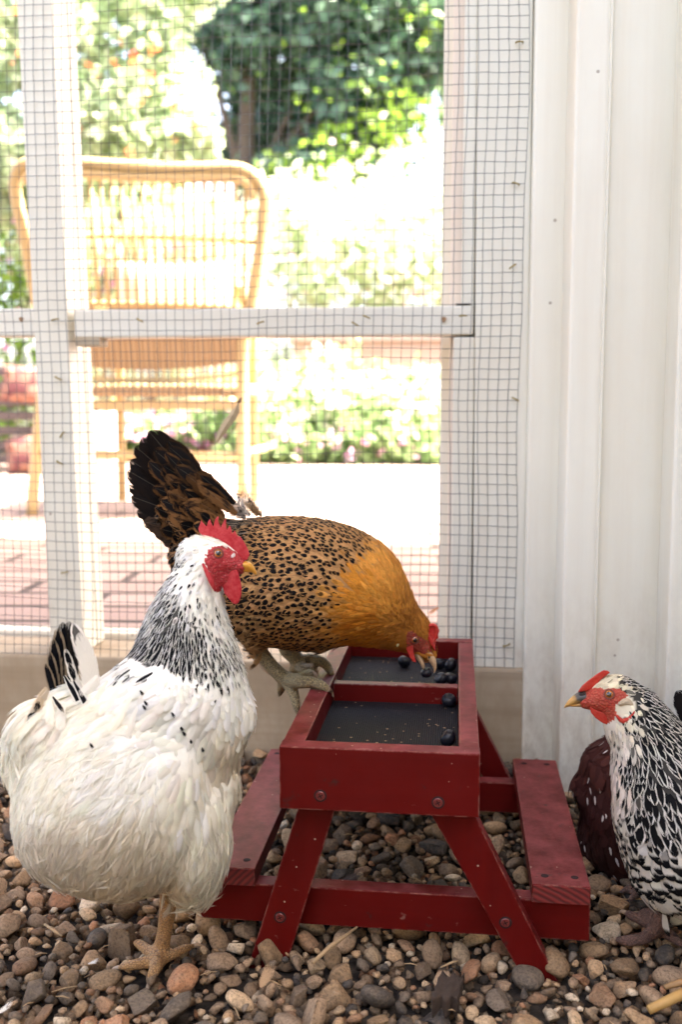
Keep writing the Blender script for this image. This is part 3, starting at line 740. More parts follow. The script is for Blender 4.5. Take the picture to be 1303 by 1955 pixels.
# ------------------------------------------------------------------ rattan chair
def chair():
    t = NT('golden_rattan'); n = t.noise(t.obj((40, 40, 8)), 1.0, 4)
    t.done(t.bsdf(t.mix(n, (.40, .295, .135), (.50, .385, .205)), .42, t.bump(n, .2, .002))); rm = t.m
    t = NT('woven_rattan'); w = t.n('ShaderNodeTexWave', {'Vector': t.obj(), 'Scale': 18.0, 'Distortion': .6}, wave_type='BANDS', bands_direction='X')
    t.done(t.bsdf(t.mix(w.outputs[0], (.20, .12, .055), (.42, .29, .16)), .5, t.bump(w.outputs[0], .6, .004))); wm = t.m
    YC = 2.88
    root = empty('rattan_chair', gz(260, 960, .15) * (1, 0, 1) + (0, YC, 0)); tag(root, 'golden rattan armchair with a tall spindle back, seen from behind on the brick patio', 'chair')
    def yc(py): return YC - .10 * max(0, (700 - py) / 400)      # the back leans towards the coop at the top
    def P(px, py, dy=0.0): return Vector(at(px, py, yc(py) + dy))
    outline = [(60, 985), (70, 860), (84, 720), (88, 650), (72, 585), (56, 500), (42, 430), (30, 375), (29, 342), (42, 318), (75, 308), (150, 312), (300, 321), (400, 322), (450, 322), (483, 335), (503, 365), (505, 400), (494, 500), (480, 585), (466, 650), (464, 760), (464, 950)]
    def smooth(pts, k=4):
        out = []
        for i in range(len(pts) - 1):
            p0, p1, p2, p3 = (Vector((*pts[max(0, min(len(pts) - 1, j))], 0)) for j in (i - 1, i, i + 1, i + 2))
            for s in range(k):
                u = s / k; out.append(((2 * p1 + (p2 - p0) * u + (2 * p0 - 5 * p1 + 4 * p2 - p3) * u * u + (3 * p1 - p0 - 3 * p2 + p3) * u ** 3) * .5)[:2])
        return out + [pts[-1]]
    oc = smooth(outline)
    mb = MB(); mb.tube([P(*p) for p in oc], .0185, 10); mb.build('back_frame', rm, root, smooth=True)
    mb = MB(); mb.tube([P(px, py, -.012) for px, py in smooth([(48, 350), (62, 330), (110, 330), (300, 340), (440, 340), (474, 352), (484, 380)])], .013, 8); mb.build('inner_rail', rm, root, smooth=True)
    for (a, b, yy, rad) in ((45, 497, 452, .010), (70, 483, 582, .011)):
        mb = MB(); mb.tube([P(a + (b - a) * s, yy + 10 * s + (-6 + 6 * (2 * s - 1) ** 2), .01 + .05 * (1 - (2 * s - 1) ** 2)) for s in np.linspace(0, 1, 13)], rad, 8); mb.build('cross_rail', rm, root, smooth=True)
    for i in range(21):
        s = (i + .5) / 21; xt, xb = 60 + 420 * s, 88 + 386 * s
        curve = .05 * (1 - (2 * s - 1) ** 2)
        mb = MB(); mb.tube([P(xt, 335, 0), P(xt + (xb - xt) * .45, 450, curve * .8), P(xb, 585, curve)], .0068, 6); mb.build('spindle', rm, root, smooth=True)
    # woven lower back, a curved sheet, then the open-work bands
    def band(y0, y1, sag0, sag1, name, mat, th=.012):
        mb = MB(); N_ = 20; rows = []
        for s in np.linspace(0, 1, N_):
            k = 1 - (2 * s - 1) ** 2; x = 92 + (462 - 92) * s
            a, b = P(x, y0 + sag0 * k, .06 * k), P(x, y1 + sag1 * k, .06 * k); rows.append((a, b, a + Vector((0, th, 0)), b + Vector((0, th, 0))))
        vs = [[mb.bm.verts.new(q) for q in r_] for r_ in rows]
        for i in range(N_ - 1):
            A, B = vs[i], vs[i + 1]
            for p, q in ((0, 1), (3, 2)): mb.bm.faces.new((A[p], A[q], B[q], B[p]))
            mb.bm.faces.new((A[0], A[2], B[2], B[0])); mb.bm.faces.new((A[1], A[3], B[3], B[1]))
        for A in (vs[0], vs[-1]): mb.bm.faces.new((A[0], A[1], A[3], A[2]))
        return mb.build(name, mat, root, smooth=False)
    band(588, 690, 0, 16, 'woven_back', wm)
    band(708, 716, 14, 14, 'lower_band', rm); band(738, 748, 8, 8, 'lower_band', rm); band(764, 782, 0, 0, 'seat_rail', rm)
    mb = MB()
    for i in range(26):
        s = (i + .5) / 26; k = 1 - (2 * s - 1) ** 2; x = 92 + 370 * s
        mb.tube([P(x, 690 + 16 * k, .06 * k + .005), P(x, 708 + 14 * k, .06 * k + .005), P(x, 740 + 8 * k, .06 * k + .005)], .0045, 5)
    mb.build('loop_work', rm, root)
    cm_ = mat_simple('pale_cushion', (.72, .62, .54), .9, .08, 40, .3)
    bm = bmesh.new(); bmesh.ops.create_cube(bm, size=2); bmesh.ops.subdivide_edges(bm, edges=bm.edges[:], cuts=7, use_grid_fill=True)
    for v in bm.verts:
        x, y, z = v.co; e = max(0, 1 - max(abs(x), abs(z)) ** 4) ** .5
        v.co = (x * .19 * (1 - .08 * (1 - abs(z))), y * .07 * (.2 + .8 * e), z * .15 * (1 - .08 * (1 - abs(x))))
    me = bpy.data.meshes.new('c'); bm.to_mesh(me); bm.free(); cu = link_mesh('cushion', me, cm_, None, True)
    cu.location = Vector(at(330, 590, YC + .17)); cu.rotation_euler = (R(-14), 0, 0); tag(cu, 'pale cream cushion leaning inside the rattan chair back', 'cushion')
    # seat, front legs, stretchers behind
    sz = P(280, 745)[2]
    xl, xr = P(92, 745)[0], P(462, 745)[0]
    mb = MB(); mb.prism([(xl, YC + .02, sz - .02), (xr, YC + .02, sz - .02), (xr + .03, YC + .50, sz), (xl - .03, YC + .50, sz)], (0, 0, .03)); mb.build('seat', wm, root, .008)
    for x in (xl + .055, xr - .065):
        mb = MB(); mb.tube([(x, YC + .48, .15), (x, YC + .48, sz + .22), (x, YC + .40, sz + .26), (x + (-.05 if x < -.9 else .05), YC + .02, sz + .30)], .016, 8); mb.build('front_leg', rm, root, smooth=True)
    mb = MB(); mb.tube([P(80, 866), P(464, 872)], .014, 8); mb.build('stretcher', rm, root, smooth=True)
    for px in (70, 464):
        a = P(px, 868); mb = MB(); mb.tube([a, (a[0], YC + .48, a[2] + .01)], .012, 8); mb.build('stretcher', rm, root, smooth=True)
chair()

# ------------------------------------------------------------------ slatted bench with coral cushions
def lounge():
    Y = 4.75
    t = NT('dark_slat'); n = t.noise(t.obj((4, 60, 60)), 1.0, 4); t.done(t.bsdf(t.mix(n, (.045, .034, .034), (.09, .07, .068)), .6, t.bump(n, .3, .003))); dm = t.m
    x0, x1 = X(-190, 760, Y), X(92, 760, Y)
    root = empty('slatted_bench', ((x0 + x1) / 2, Y + .3, .15)); tag(root, 'dark horizontal-slatted garden bench behind the left chair leg', 'bench')
    zt = Z(40, 690, Y)
    n = 7
    for i in range(n):
        z = .19 + (zt - .19) * i / n
        MB().box(x0, x1, Y, Y + .025, z, z + (zt - .19) / n * .62).build('slat', dm, root, .003)
    MB().box(x0, x1, Y + .03, Y + .62, zt - .22, zt - .18).build('seat', dm, root, .004)
    for x in (x0 - .05, x1 + .002):
        MB().box(x, x + .05, Y - .005, Y + .05, .15, zt + .01).build('post', dm, root, .004)
        MB().box(x, x + .05, Y + .57, Y + .63, .15, zt - .22).build('post', dm, root, .004)
    t = NT('coral_floral'); v = t.n('ShaderNodeTexVoronoi', {'Vector': t.obj(), 'Scale': 13.0}); v2 = t.noise(t.obj(), 24, 3)
    c = t.ramp(t.math('ADD', v.outputs['Distance'], t.math('MULTIPLY', v2, .5)), [(.30, (.10, .025, .022)), (.42, (.18, .07, .045)), (.62, (.22, .12, .09)), (.85, (.09, .025, .03))])
    t.done(t.bsdf(c, .85, t.bump(v2, .3, .004))); fm = t.m
    def cushion(name, c, sx, sy, sz, mat, lab, rot=0):
        bm = bmesh.new(); bmesh.ops.create_cube(bm, size=2); bmesh.ops.subdivide_edges(bm, edges=bm.edges[:], cuts=7, use_grid_fill=True)
        for v in bm.verts:
            x, y, z = v.co; e = max(0, 1 - max(abs(x), abs(z)) ** 4) ** .5
            v.co = (x * (1 - .06 * (1 - abs(z))), y * (.22 + .78 * e), z * (1 - .06 * (1 - abs(x))))
            v.co = Vector((v.co.x * sx, v.co.y * sy, v.co.z * sz))
        me = bpy.data.meshes.new('c'); bm.to_mesh(me); bm.free(); o = link_mesh(name, me, mat, None, True); o.location = c; o.rotation_euler = (R(-12), rot, 0)
        return tag(o, lab, 'cushion')
    cushion('cushion', at(48, 735, Y - .10), .12, .05, .09, fm, 'coral floral cushion leaning high against the dark slatted bench', .1)
    cushion('cushion', at(58, 868, Y - .12), .12, .06, .095, fm, 'coral floral cushion standing on the bricks against the bench', -.15)
    t = NT('blue_white_fabric'); v2 = t.noise(t.obj(), 14, 3)
    t.done(t.bsdf(t.ramp(v2, [(.35, (.50, .60, .72)), (.55, (.72, .74, .76)), (.7, (.66, .34, .38))]), .85))
    cushion('cushion', at(196, 838, Y - .2), .085, .06, .13, t.m, 'small pale blue and pink cushion behind the chair stretcher')
lounge()
#PART4
# ------------------------------------------------------------------ hens
def depth_of(c): return float((np.asarray(c) - CAM) @ FW)
def cr_interp(A, k):
    A = np.asarray(A, float); out = []
    for i in range(len(A) - 1):
        p0, p1, p2, p3 = (A[max(0, min(len(A) - 1, j))] for j in (i - 1, i, i + 1, i + 2))
        for s in range(k):
            u = s / k; q = .5 * (2 * p1 + (p2 - p0) * u + (2 * p0 - 5 * p1 + 4 * p2 - p3) * u * u + (3 * p1 - p0 - 3 * p2 + p3) * u ** 3)
            out.append(q)
    return np.array(out + [A[-1]])
class Flesh:
    """limbs and trunk as tapered tubes, fused into one continuous skin"""
    def __init__(s): s.bm = bmesh.new(); s.samples = []
    def chain(s, pts, mat=0, k=4, seg=20, cap=(1, 1)):
        W_ = []
        for p in pts:
            c = at(p[0], p[1], p[2]); d = depth_of(c); ra = p[3] * d / FPX
            W_.append([*c, ra, p[4] if len(p) > 4 and p[4] else ra])
        A = cr_interp(W_, k); A[:, 3:] = np.maximum(A[:, 3:], 4e-4)
        n = len(A); T = np.gradient(A[:, :3], axis=0); T /= np.linalg.norm(T, axis=1)[:, None]
        rows = []
        def ring(c, t, ra, rb):
            v = c - CAM; v = v / np.linalg.norm(v); S_ = np.cross(t, v); S_ /= np.linalg.norm(S_); D = np.cross(S_, t)
            return [s.bm.verts.new(c + S_ * ra * math.cos(a) + D * rb * math.sin(a)) for a in np.linspace(0, 2 * math.pi, seg, endpoint=False)]
        seq = []
        for e in (.97, .8, .5):
            if cap[0]: seq.append((A[0, :3] - T[0] * min(A[0, 3], A[0, 4]) * e * cap[0], T[0], *(A[0, 3:] * math.sqrt(1 - e * e))))
        for i in range(n): seq.append((A[i, :3], T[i], A[i, 3], A[i, 4]))
        for e in (.5, .8, .97):
            if cap[1]: seq.append((A[-1, :3] + T[-1] * min(A[-1, 3], A[-1, 4]) * e * cap[1], T[-1], *(A[-1, 3:] * math.sqrt(1 - e * e))))
        rows = [ring(*q) for q in seq]
        for a, b in zip(rows[:-1], rows[1:]):
            for i in range(seg): s.bm.faces.new((a[i], a[(i + 1) % seg], b[(i + 1) % seg], b[i]))
        s.bm.faces.new(rows[0][::-1]); s.bm.faces.new(rows[-1])
        for q in seq: s.samples.append((*q[0], max(q[2], 1e-3), mat))
        return s
    def fuse(s, voxel, smooth=4):
        bmesh.ops.recalc_face_normals(s.bm, faces=s.bm.faces)
        me = bpy.data.meshes.new('f'); s.bm.to_mesh(me); s.bm.free()
        o = bpy.data.objects.new('f', me); COL.objects.link(o)
        m = o.modifiers.new('r', 'REMESH'); m.mode = 'VOXEL'; m.voxel_size = voxel
        m = o.modifiers.new('s', 'SMOOTH'); m.factor = .5; m.iterations = smooth
        dg = bpy.context.evaluated_depsgraph_get()
        out = bpy.data.meshes.new_from_object(o.evaluated_get(dg)); bpy.data.objects.remove(o); bpy.data.meshes.remove(me)
        return out
def mesh_arrays(me):
    V = np.empty(len(me.vertices) * 3, np.float32); me.vertices.foreach_get('co', V); V = V.reshape(-1, 3)
    C = np.empty(len(me.polygons) * 3, np.float32); me.polygons.foreach_get('center', C)
    N = np.empty(len(me.polygons) * 3, np.float32); me.polygons.foreach_get('normal', N)
    A = np.empty(len(me.polygons), np.float32); me.polygons.foreach_get('area', A)
    return V, C.reshape(-1, 3), N.reshape(-1, 3), A
def in_poly(px, py, poly):
    r = np.zeros(len(px), bool); n = len(poly)
    for i in range(n):
        x0, y0 = poly[i]; x1, y1 = poly[(i + 1) % n]
        if y0 == y1: continue
        r ^= ((y0 > py) != (y1 > py)) & (px < (x1 - x0) * (py - y0) / (y1 - y0) + x0)
    return r

def mat_feather(name, dark, trans=0.12, spot=(.86, .13, .62), white_tip=None, mottle=0.0, rough=.6, quill=.25, spec=.08, bvar=.45):
    t = NT(name)
    a = t.n('ShaderNodeAttribute', attribute_name='tgr'); b = t.n('ShaderNodeAttribute', attribute_name='base'); p = t.n('ShaderNodeAttribute', attribute_name='pat')
    sp = t.n('ShaderNodeSeparateColor', {0: a.outputs['Color']}); tt, g, rn = sp.outputs
    pp = t.n('ShaderNodeSeparateColor', {0: p.outputs['Color']}); ps, pe, pst = [t.ramp(t.math('ADD', o_, t.math('MULTIPLY_ADD', rn, .4, -.2)), [(.34, 0.0), (.58, 1.0)]) for o_ in pp.outputs]; fray = p.outputs['Alpha']
    g2 = t.math('ABSOLUTE', t.math('MULTIPLY_ADD', g, 2.0, -1.0))
    seed = t.math('MULTIPLY', rn, 91.0)
    barb = t.math('SUBTRACT', t.math('MULTIPLY', tt, 46.0), t.math('MULTIPLY', g2, 16.0))
    nb = t.noise(t.n('ShaderNodeCombineXYZ', {0: barb, 1: t.math('MULTIPLY', g, 1.5), 2: seed}).outputs[0], 1.0, 3, .6)
    nm = t.noise(t.n('ShaderNodeCombineXYZ', {0: t.math('MULTIPLY', tt, 5.0), 1: t.math('MULTIPLY', g, 4.0), 2: seed}).outputs[0], 1.0, 3, .6)
    nmc = t.math('SUBTRACT', nm, .5); nbc = t.math('SUBTRACT', nb, .5)
    # tip spangle
    u = t.math('DIVIDE', t.math('SUBTRACT', tt, spot[0]), spot[1]); w = t.math('DIVIDE', g2, spot[2])
    q = t.math('ADD', t.math('ADD', t.math('MULTIPLY', u, u), t.math('MULTIPLY', w, w)), t.math('ADD', t.math('MULTIPLY', nmc, 3.0), t.math('MULTIPLY', nbc, 1.2)))
    m1 = t.math('MULTIPLY', t.ramp(q, [(.75, 1.0), (1.0, 0.0)]), ps)
    # lacing along the edge
    e = t.math('ADD', t.math('MAXIMUM', t.math('MULTIPLY', g2, .97), t.math('SUBTRACT', tt, .03)), t.math('MULTIPLY', nmc, .16))
    m2 = t.math('MULTIPLY', t.ramp(e, [(.74, 0.0), (.83, 1.0)]), pe)
    # dark centre stripe
    s_ = t.math('ADD', t.math('ADD', g2, t.math('MULTIPLY', nmc, .5)), t.math('MULTIPLY', t.math('MAXIMUM', t.math('SUBTRACT', tt, .8), 0.0), 2.0))
    m3 = t.math('MULTIPLY', t.ramp(s_, [(.54, 1.0), (.72, 0.0)]), pst)
    m = t.math('MAXIMUM', t.math('MAXIMUM', m1, m2), m3)
    br = t.math('ADD', t.math('MULTIPLY', nbc, bvar), 1.0)
    col = t.mix(1.0, b.outputs['Color'], t.n('ShaderNodeCombineColor', {0: br, 1: br, 2: br}).outputs[0], 'MULTIPLY')
    if mottle: col = t.mix(t.math('MULTIPLY', t.ramp(nm, [(.5, 0.0), (.62, 1.0)]), mottle), col, dark)
    dk = dark
    col = t.mix(m, col, dk)
    if white_tip is not None:
        u = t.math('DIVIDE', t.math('SUBTRACT', tt, .82), .19); w = t.math('DIVIDE', g2, .27)
        q = t.math('ADD', t.math('ADD', t.math('MULTIPLY', u, u), t.math('MULTIPLY', w, w)), t.math('MULTIPLY', nbc, 1.2))
        col = t.mix(t.math('MULTIPLY', t.ramp(q, [(.8, 1.0), (1.0, 0.0)]), t.math('GREATER_THAN', rn, .88)), col, white_tip)
    # quill
    col = t.mix(t.math('MULTIPLY', t.math('LESS_THAN', g2, .03), quill), col, (.75, .66, .5))
    # frayed vane edges
    lim = t.math('SUBTRACT', t.math('ADD', 1.02, t.math('MULTIPLY', nbc, t.math('MULTIPLY', fray, 3.2))), t.math('MULTIPLY', fray, .42))
    al = t.math('MULTIPLY', t.math('LESS_THAN', g2, lim), t.math('LESS_THAN', tt, t.math('ADD', lim, .10)))
    d = t.bsdf(col, rough, t.bump(nb, .35, .0006), Specular_IOR_Level=spec)
    sh = t.n('ShaderNodeMixShader', {0: trans, 1: d, 2: t.n('ShaderNodeBsdfTranslucent', {0: col}).outputs[0]}).outputs[0]
    sh = t.n('ShaderNodeMixShader', {0: al, 1: t.n('ShaderNodeBsdfTransparent').outputs[0], 2: sh}).outputs[0]
    return t.done(sh)

ROWT = np.array([0, .16, .36, .56, .74, .88, .96, 1.0]); ROWW = np.array([.28, .60, .86, 1.0, .98, .76, .48, .10]); ROWN = np.array([.35, .6, .9, 1.0, .86, .6, .34, .05])
COLS = np.array([-1, -.5, 0, .5, 1.0])
def feathers_mesh(P, T, N, L, Wd, lift, curl, col, pat, pointed=None, camber=.22, bend=None):
    n = len(P); S_ = np.cross(N, T); S_ /= np.linalg.norm(S_, axis=1)[:, None]
    nr, nc = len(ROWT), len(COLS)
    t = ROWT[None, :, None, None]; s = COLS[None, None, :, None]
    pk = np.zeros(n) if pointed is None else pointed
    w = (ROWW[None] * (1 - pk[:, None]) + ROWN[None] * pk[:, None])[:, :, None, None]
    Lx, Wx = L[:, None, None, None], Wd[:, None, None, None]
    cl, sl = np.cos(lift)[:, None, None, None], np.sin(lift)[:, None, None, None]
    Tt, Nn, Ss = T[:, None, None], N[:, None, None], S_[:, None, None]
    V = P[:, None, None] + Tt * Lx * t * cl + Nn * (Lx * t * sl - curl[:, None, None, None] * Lx * t ** 2 - camber * Wx * (s * w) ** 2) + Ss * s * w * Wx
    if bend is not None: V = V + Ss * bend[:, None, None, None] * Lx * t ** 2
    V = V.reshape(-1, 3)
    i = np.arange(nr - 1)[:, None] * nc + np.arange(nc - 1)[None]
    q = np.stack([i, i + 1, i + nc + 1, i + nc], -1).reshape(-1, 4)
    F = (q[None] + (np.arange(n) * nr * nc)[:, None, None]).reshape(-1, 4)
    rnd = rng.random(n)
    tgr = np.zeros((n, nr, nc, 3)); tgr[..., 0] = ROWT[None, :, None]; tgr[..., 1] = (COLS[None, None] + 1) / 2; tgr[..., 2] = rnd[:, None, None]
    rep = lambda a: np.repeat(a, nr * nc, axis=0)
    return np_mesh(V, F, {'tgr': tgr.reshape(-1, 3), 'base': rep(col), 'pat': rep(pat)})
def idw(px, py, A, power):
    d = (px[:, None] - A[None, :, 0]) ** 2 + (py[:, None] - A[None, :, 1]) ** 2 + 30.0
    w = d ** (-power / 2); w /= w.sum(1, keepdims=True); return w @ A[:, 2:]
def plumage(me, mask, anchors, colors, jitter=.12, colvar=.10, dens=1.0, roll=.08):
    """anchors: px,py,dx,dy,L,W,lift,spacing (mm); colors: px,py,r,g,b,spot,edge,stripe,fray,pointed"""
    V, C, N, A = mesh_arrays(me); C, N, A = C[mask], N[mask], A[mask]
    px, py = proj(C); an = np.array(anchors, float); F_ = idw(px, py, an, 3.2)
    spc = F_[:, 5] / 1000
    n = int(14 * (A / spc ** 2).sum() * dens); idx = rng.choice(len(C), n, p=(A / spc ** 2) / (A / spc ** 2).sum())
    keep = []; grid = {}; cs = .012
    for k in idx:
        p = C[k]; r = spc[k]; g = tuple((p // cs).astype(int)); good = True; m = 1 if r < cs else 2
        for a in range(g[0] - m, g[0] + m + 1):
            for b in range(g[1] - m, g[1] + m + 1):
                for c in range(g[2] - m, g[2] + m + 1):
                    for j in grid.get((a, b, c), ()):
                        if ((C[j] - p) ** 2).sum() < r * r: good = False; break
                    if not good: break
                if not good: break
            if not good: break
        if good: grid.setdefault(g, []).append(k); keep.append(k)
    k = np.array(keep); P, Nn, F_ = C[k], N[k], F_[k]; px, py = px[k], py[k]; n = len(k)
    fl = F_[:, 0:1] * RT - F_[:, 1:2] * UP + rng.normal(0, jitter, (n, 3)) * np.linalg.norm(F_[:, :2], axis=1)[:, None]
    T = fl - (fl * Nn).sum(1)[:, None] * Nn; T /= np.linalg.norm(T, axis=1)[:, None] + 1e-9
    # roll every feather a little about its shaft
    S_ = np.cross(Nn, T); ro = rng.normal(0, roll, n)[:, None]; N2 = Nn * np.cos(ro) + S_ * np.sin(ro)
    L = F_[:, 2] / 1000 * rng.uniform(.82, 1.18, n); Wd = F_[:, 3] / 2000 * rng.uniform(.85, 1.15, n)
    cp = idw(px + rng.normal(0, 11, n), py + rng.normal(0, 11, n), np.array(colors, float), 5)
    col = cp[:, :3] * (1 + rng.normal(0, colvar, (n, 1))) * (1 + rng.normal(0, colvar * .15, (n, 3)))
    lift = np.clip(F_[:, 4] + rng.normal(0, .04, n), .01, .5)
    # let each feather follow the body: its tip hovers just over the skin
    bm = bmesh.new(); bm.from_mesh(me); bv = BVHTree.FromBMesh(bm); bm.free()
    tip = P + T * L[:, None]; h = np.zeros(n)
    for i in range(n):
        q, qn, _, _ = bv.find_nearest(Vector(tip[i])); v = tip[i] - np.array(q)
        h[i] = math.copysign(np.linalg.norm(v), float(v @ np.array(qn)))
    clear = .0012 + np.clip(F_[:, 4], .02, .4) * L * .32 + np.abs(rng.normal(0, .0006, n))
    curl = np.clip((h + L * np.sin(lift) - clear) / L, -.3, .8)
    return feathers_mesh(P - N2 * .0006, T, N2, L, Wd, lift, curl, np.clip(col, .004, .9), np.clip(cp[:, 3:7], 0, 1), np.clip(cp[:, 7], 0, 1))
def long_feathers(rows):
    """rows: base(px,py,Y), tip(px,py,Y), width_px, tilt, bend, rgb, (spot,edge,stripe,fray), pointed"""
    P, T, N, L, W_, B, c, p, k = [], [], [], [], [], [], [], [], []
    for b, tp, w, tilt, bend, rgb, pat, pt in rows:
        b3, t3 = at(*b), at(*tp); d = t3 - b3; l = np.linalg.norm(d); d /= l
        v = -(b3 - CAM); v /= np.linalg.norm(v); v -= (v @ d) * d; v /= np.linalg.norm(v); s = np.cross(v, d)
        P.append(b3); T.append(d); N.append(v * math.cos(tilt) + s * math.sin(tilt)); L.append(l); W_.append(w / 2 * depth_of(b3) / FPX); B.append(bend); c.append(rgb); p.append(pat); k.append(pt)
    n = len(P)
    return feathers_mesh(np.array(P), np.array(T), np.array(N), np.array(L), np.array(W_), np.zeros(n), np.full(n, .04), np.array(c, float), np.array(p, float), np.array(k, float), .18, np.array(B, float))

def organic(chains=None, plate=None, voxel=.0007, smooth=3):
    """soft fleshy piece from tubes or from an outline with thickness: plate = (outline px, Y, thickness m, tilt)"""
    f = Flesh()
    for c in chains or []: f.chain(c, seg=14)
    if plate:
        poly, Y, th = plate[:3]; off = Y
        a = [f.bm.verts.new(at(x, y, off - th / 2)) for x, y in poly]; b = [f.bm.verts.new(at(x, y, off + th / 2)) for x, y in poly]; n = len(a)
        f.bm.faces.new(a); f.bm.faces.new(b[::-1])
        for i in range(n): f.bm.faces.new((a[i], b[i], b[(i + 1) % n], a[(i + 1) % n]))
        bmesh.ops.triangulate(f.bm, faces=f.bm.faces[:])
    return f.fuse(voxel, smooth)
def mat_skin(name):
    t = NT(name); a = t.n('ShaderNodeAttribute', attribute_name='base'); n = t.noise(t.obj((300, 300, 90)), 1.0, 3)
    return t.done(t.bsdf(a.outputs['Color'], .9, t.bump(n, .5, .001), Specular_IOR_Level=.08))
def mat_comb(name, c1, c2, rough=.42):
    t = NT(name); n = t.noise(t.obj(), 260, 4, .7); n2 = t.noise(t.obj(), 900, 2)
    return t.done(t.bsdf(t.mix(t.ramp(n, [(.35, 0.0), (.7, 1.0)]), c1, c2), rough, t.bump(t.math('ADD', n, t.math('MULTIPLY', n2, .5)), .45, .0009), Specular_IOR_Level=.3, Subsurface_Weight=.2, Subsurface_Radius=(.004, .001, .0006), Subsurface_Scale=.5))
def mat_face(name, c1, c2, c3):
    t = NT(name); n = t.noise(t.obj(), 330, 5, .7); w = t.n('ShaderNodeTexVoronoi', {'Vector': t.obj(), 'Scale': 520.0}).outputs['Distance']
    c = t.mix(t.ramp(n, [(.4, 0.0), (.62, 1.0)]), c1, c2); c = t.mix(t.ramp(w, [(.12, .75), (.3, 0.0)]), c, c3)
    return t.done(t.bsdf(c, .55, t.bump(t.math('ADD', n, w), .8, .0014)))
def mat_leg(name, c1, c2, c3):
    t = NT(name); v = t.n('ShaderNodeTexVoronoi', {'Vector': t.obj((1, 1, 1.6)), 'Scale': 330.0}, feature='DISTANCE_TO_EDGE').outputs['Distance']
    n = t.noise(t.obj(), 130, 5, .7)
    c = t.mix(t.ramp(n, [(.38, 0.0), (.65, 1.0)]), c1, c2); c = t.mix(t.ramp(v, [(.03, .85), (.12, 0.0)]), c, c3)
    return t.done(t.bsdf(c, .5, t.bump(t.ramp(v, [(0, 0.0), (.2, 1.0)]), .7, .0012)))
def mat_beak(name, c1, c2):
    t = NT(name); n = t.noise(t.obj((60, 60, 240)), 1.0, 4); return t.done(t.bsdf(t.mix(n, c1, c2), .36, t.bump(n, .12, .0004)))
def mat_eye():
    t = NT('hen_eye'); tc = t.n('ShaderNodeTexCoord')
    s = t.n('ShaderNodeSeparateXYZ', {0: tc.outputs['Object']})
    r = t.math('SQRT', t.math('ADD', t.math('MULTIPLY', s.outputs[0], s.outputs[0]), t.math('MULTIPLY', s.outputs[1], s.outputs[1])))
    c = t.ramp(r, [(.0, (.004, .003, .003)), (.50, (.004, .003, .003)), (.56, (.42, .13, .02)), (.80, (.30, .07, .015)), (.92, (.02, .01, .008))])
    return t.done(t.bsdf(c, .06, None, Coat_Weight=1.0, Coat_Roughness=.03))
M['eye'] = mat_eye()
M['lid'] = mat_comb('eye_rim', (.10, .025, .02), (.22, .06, .045))
M['nostril'] = mat_simple('nostril', (.025, .012, .01), .8)
M['claw'] = mat_beak('claw_horn', (.30, .20, .12), (.50, .36, .26))

def head_hit(me, px, py):
    bm = bmesh.new(); bm.from_mesh(me); bv = BVHTree.FromBMesh(bm)
    d = Vector(ray(px, py)).normalized(); h, nrm, _, _ = bv.ray_cast(Vector(CAM), d); bm.free(); return h, nrm, d
def add_eye(root, me, px, py, r_px, far=True):
    h, nrm, d = head_hit(me, px, py)
    if h is None: return
    r = r_px * depth_of(h) / FPX; nn = (nrm * .6 - d * .4).normalized()
    em = bpy.data.meshes.new('e'); bm = bmesh.new(); bmesh.ops.create_uvsphere(bm, u_segments=28, v_segments=18, radius=1.0); bm.to_mesh(em); bm.free()
    o = link_mesh('eye', em, M['eye'], None, True)
    c = h - nn * r * .45
    o.matrix_world = Matrix.Translation(c) @ nn.to_track_quat('Z', 'Y').to_matrix().to_4x4() @ Matrix.Scale(r, 4)
    mw = o.matrix_world.copy(); o.parent = root; o.matrix_parent_inverse = Matrix.Translation(-Vector(root.location)); o.matrix_world = mw
    mb = MB(); q = nn.to_track_quat('Z', 'Y'); pts = [c + nn * r * .52 + q @ Vector((math.cos(a) * r * .98, math.sin(a) * r * .90, 0)) for a in np.linspace(0, 2 * math.pi, 25)]
    mb.tube(pts, r * .16, 8, False); mb.build('eye_rim', M['lid'], root, smooth=True)
def zoomer(x0, y0, s): return lambda *pts: [(x0 + p[0] / s, y0 + p[1] / s, *p[2:]) for p in pts]

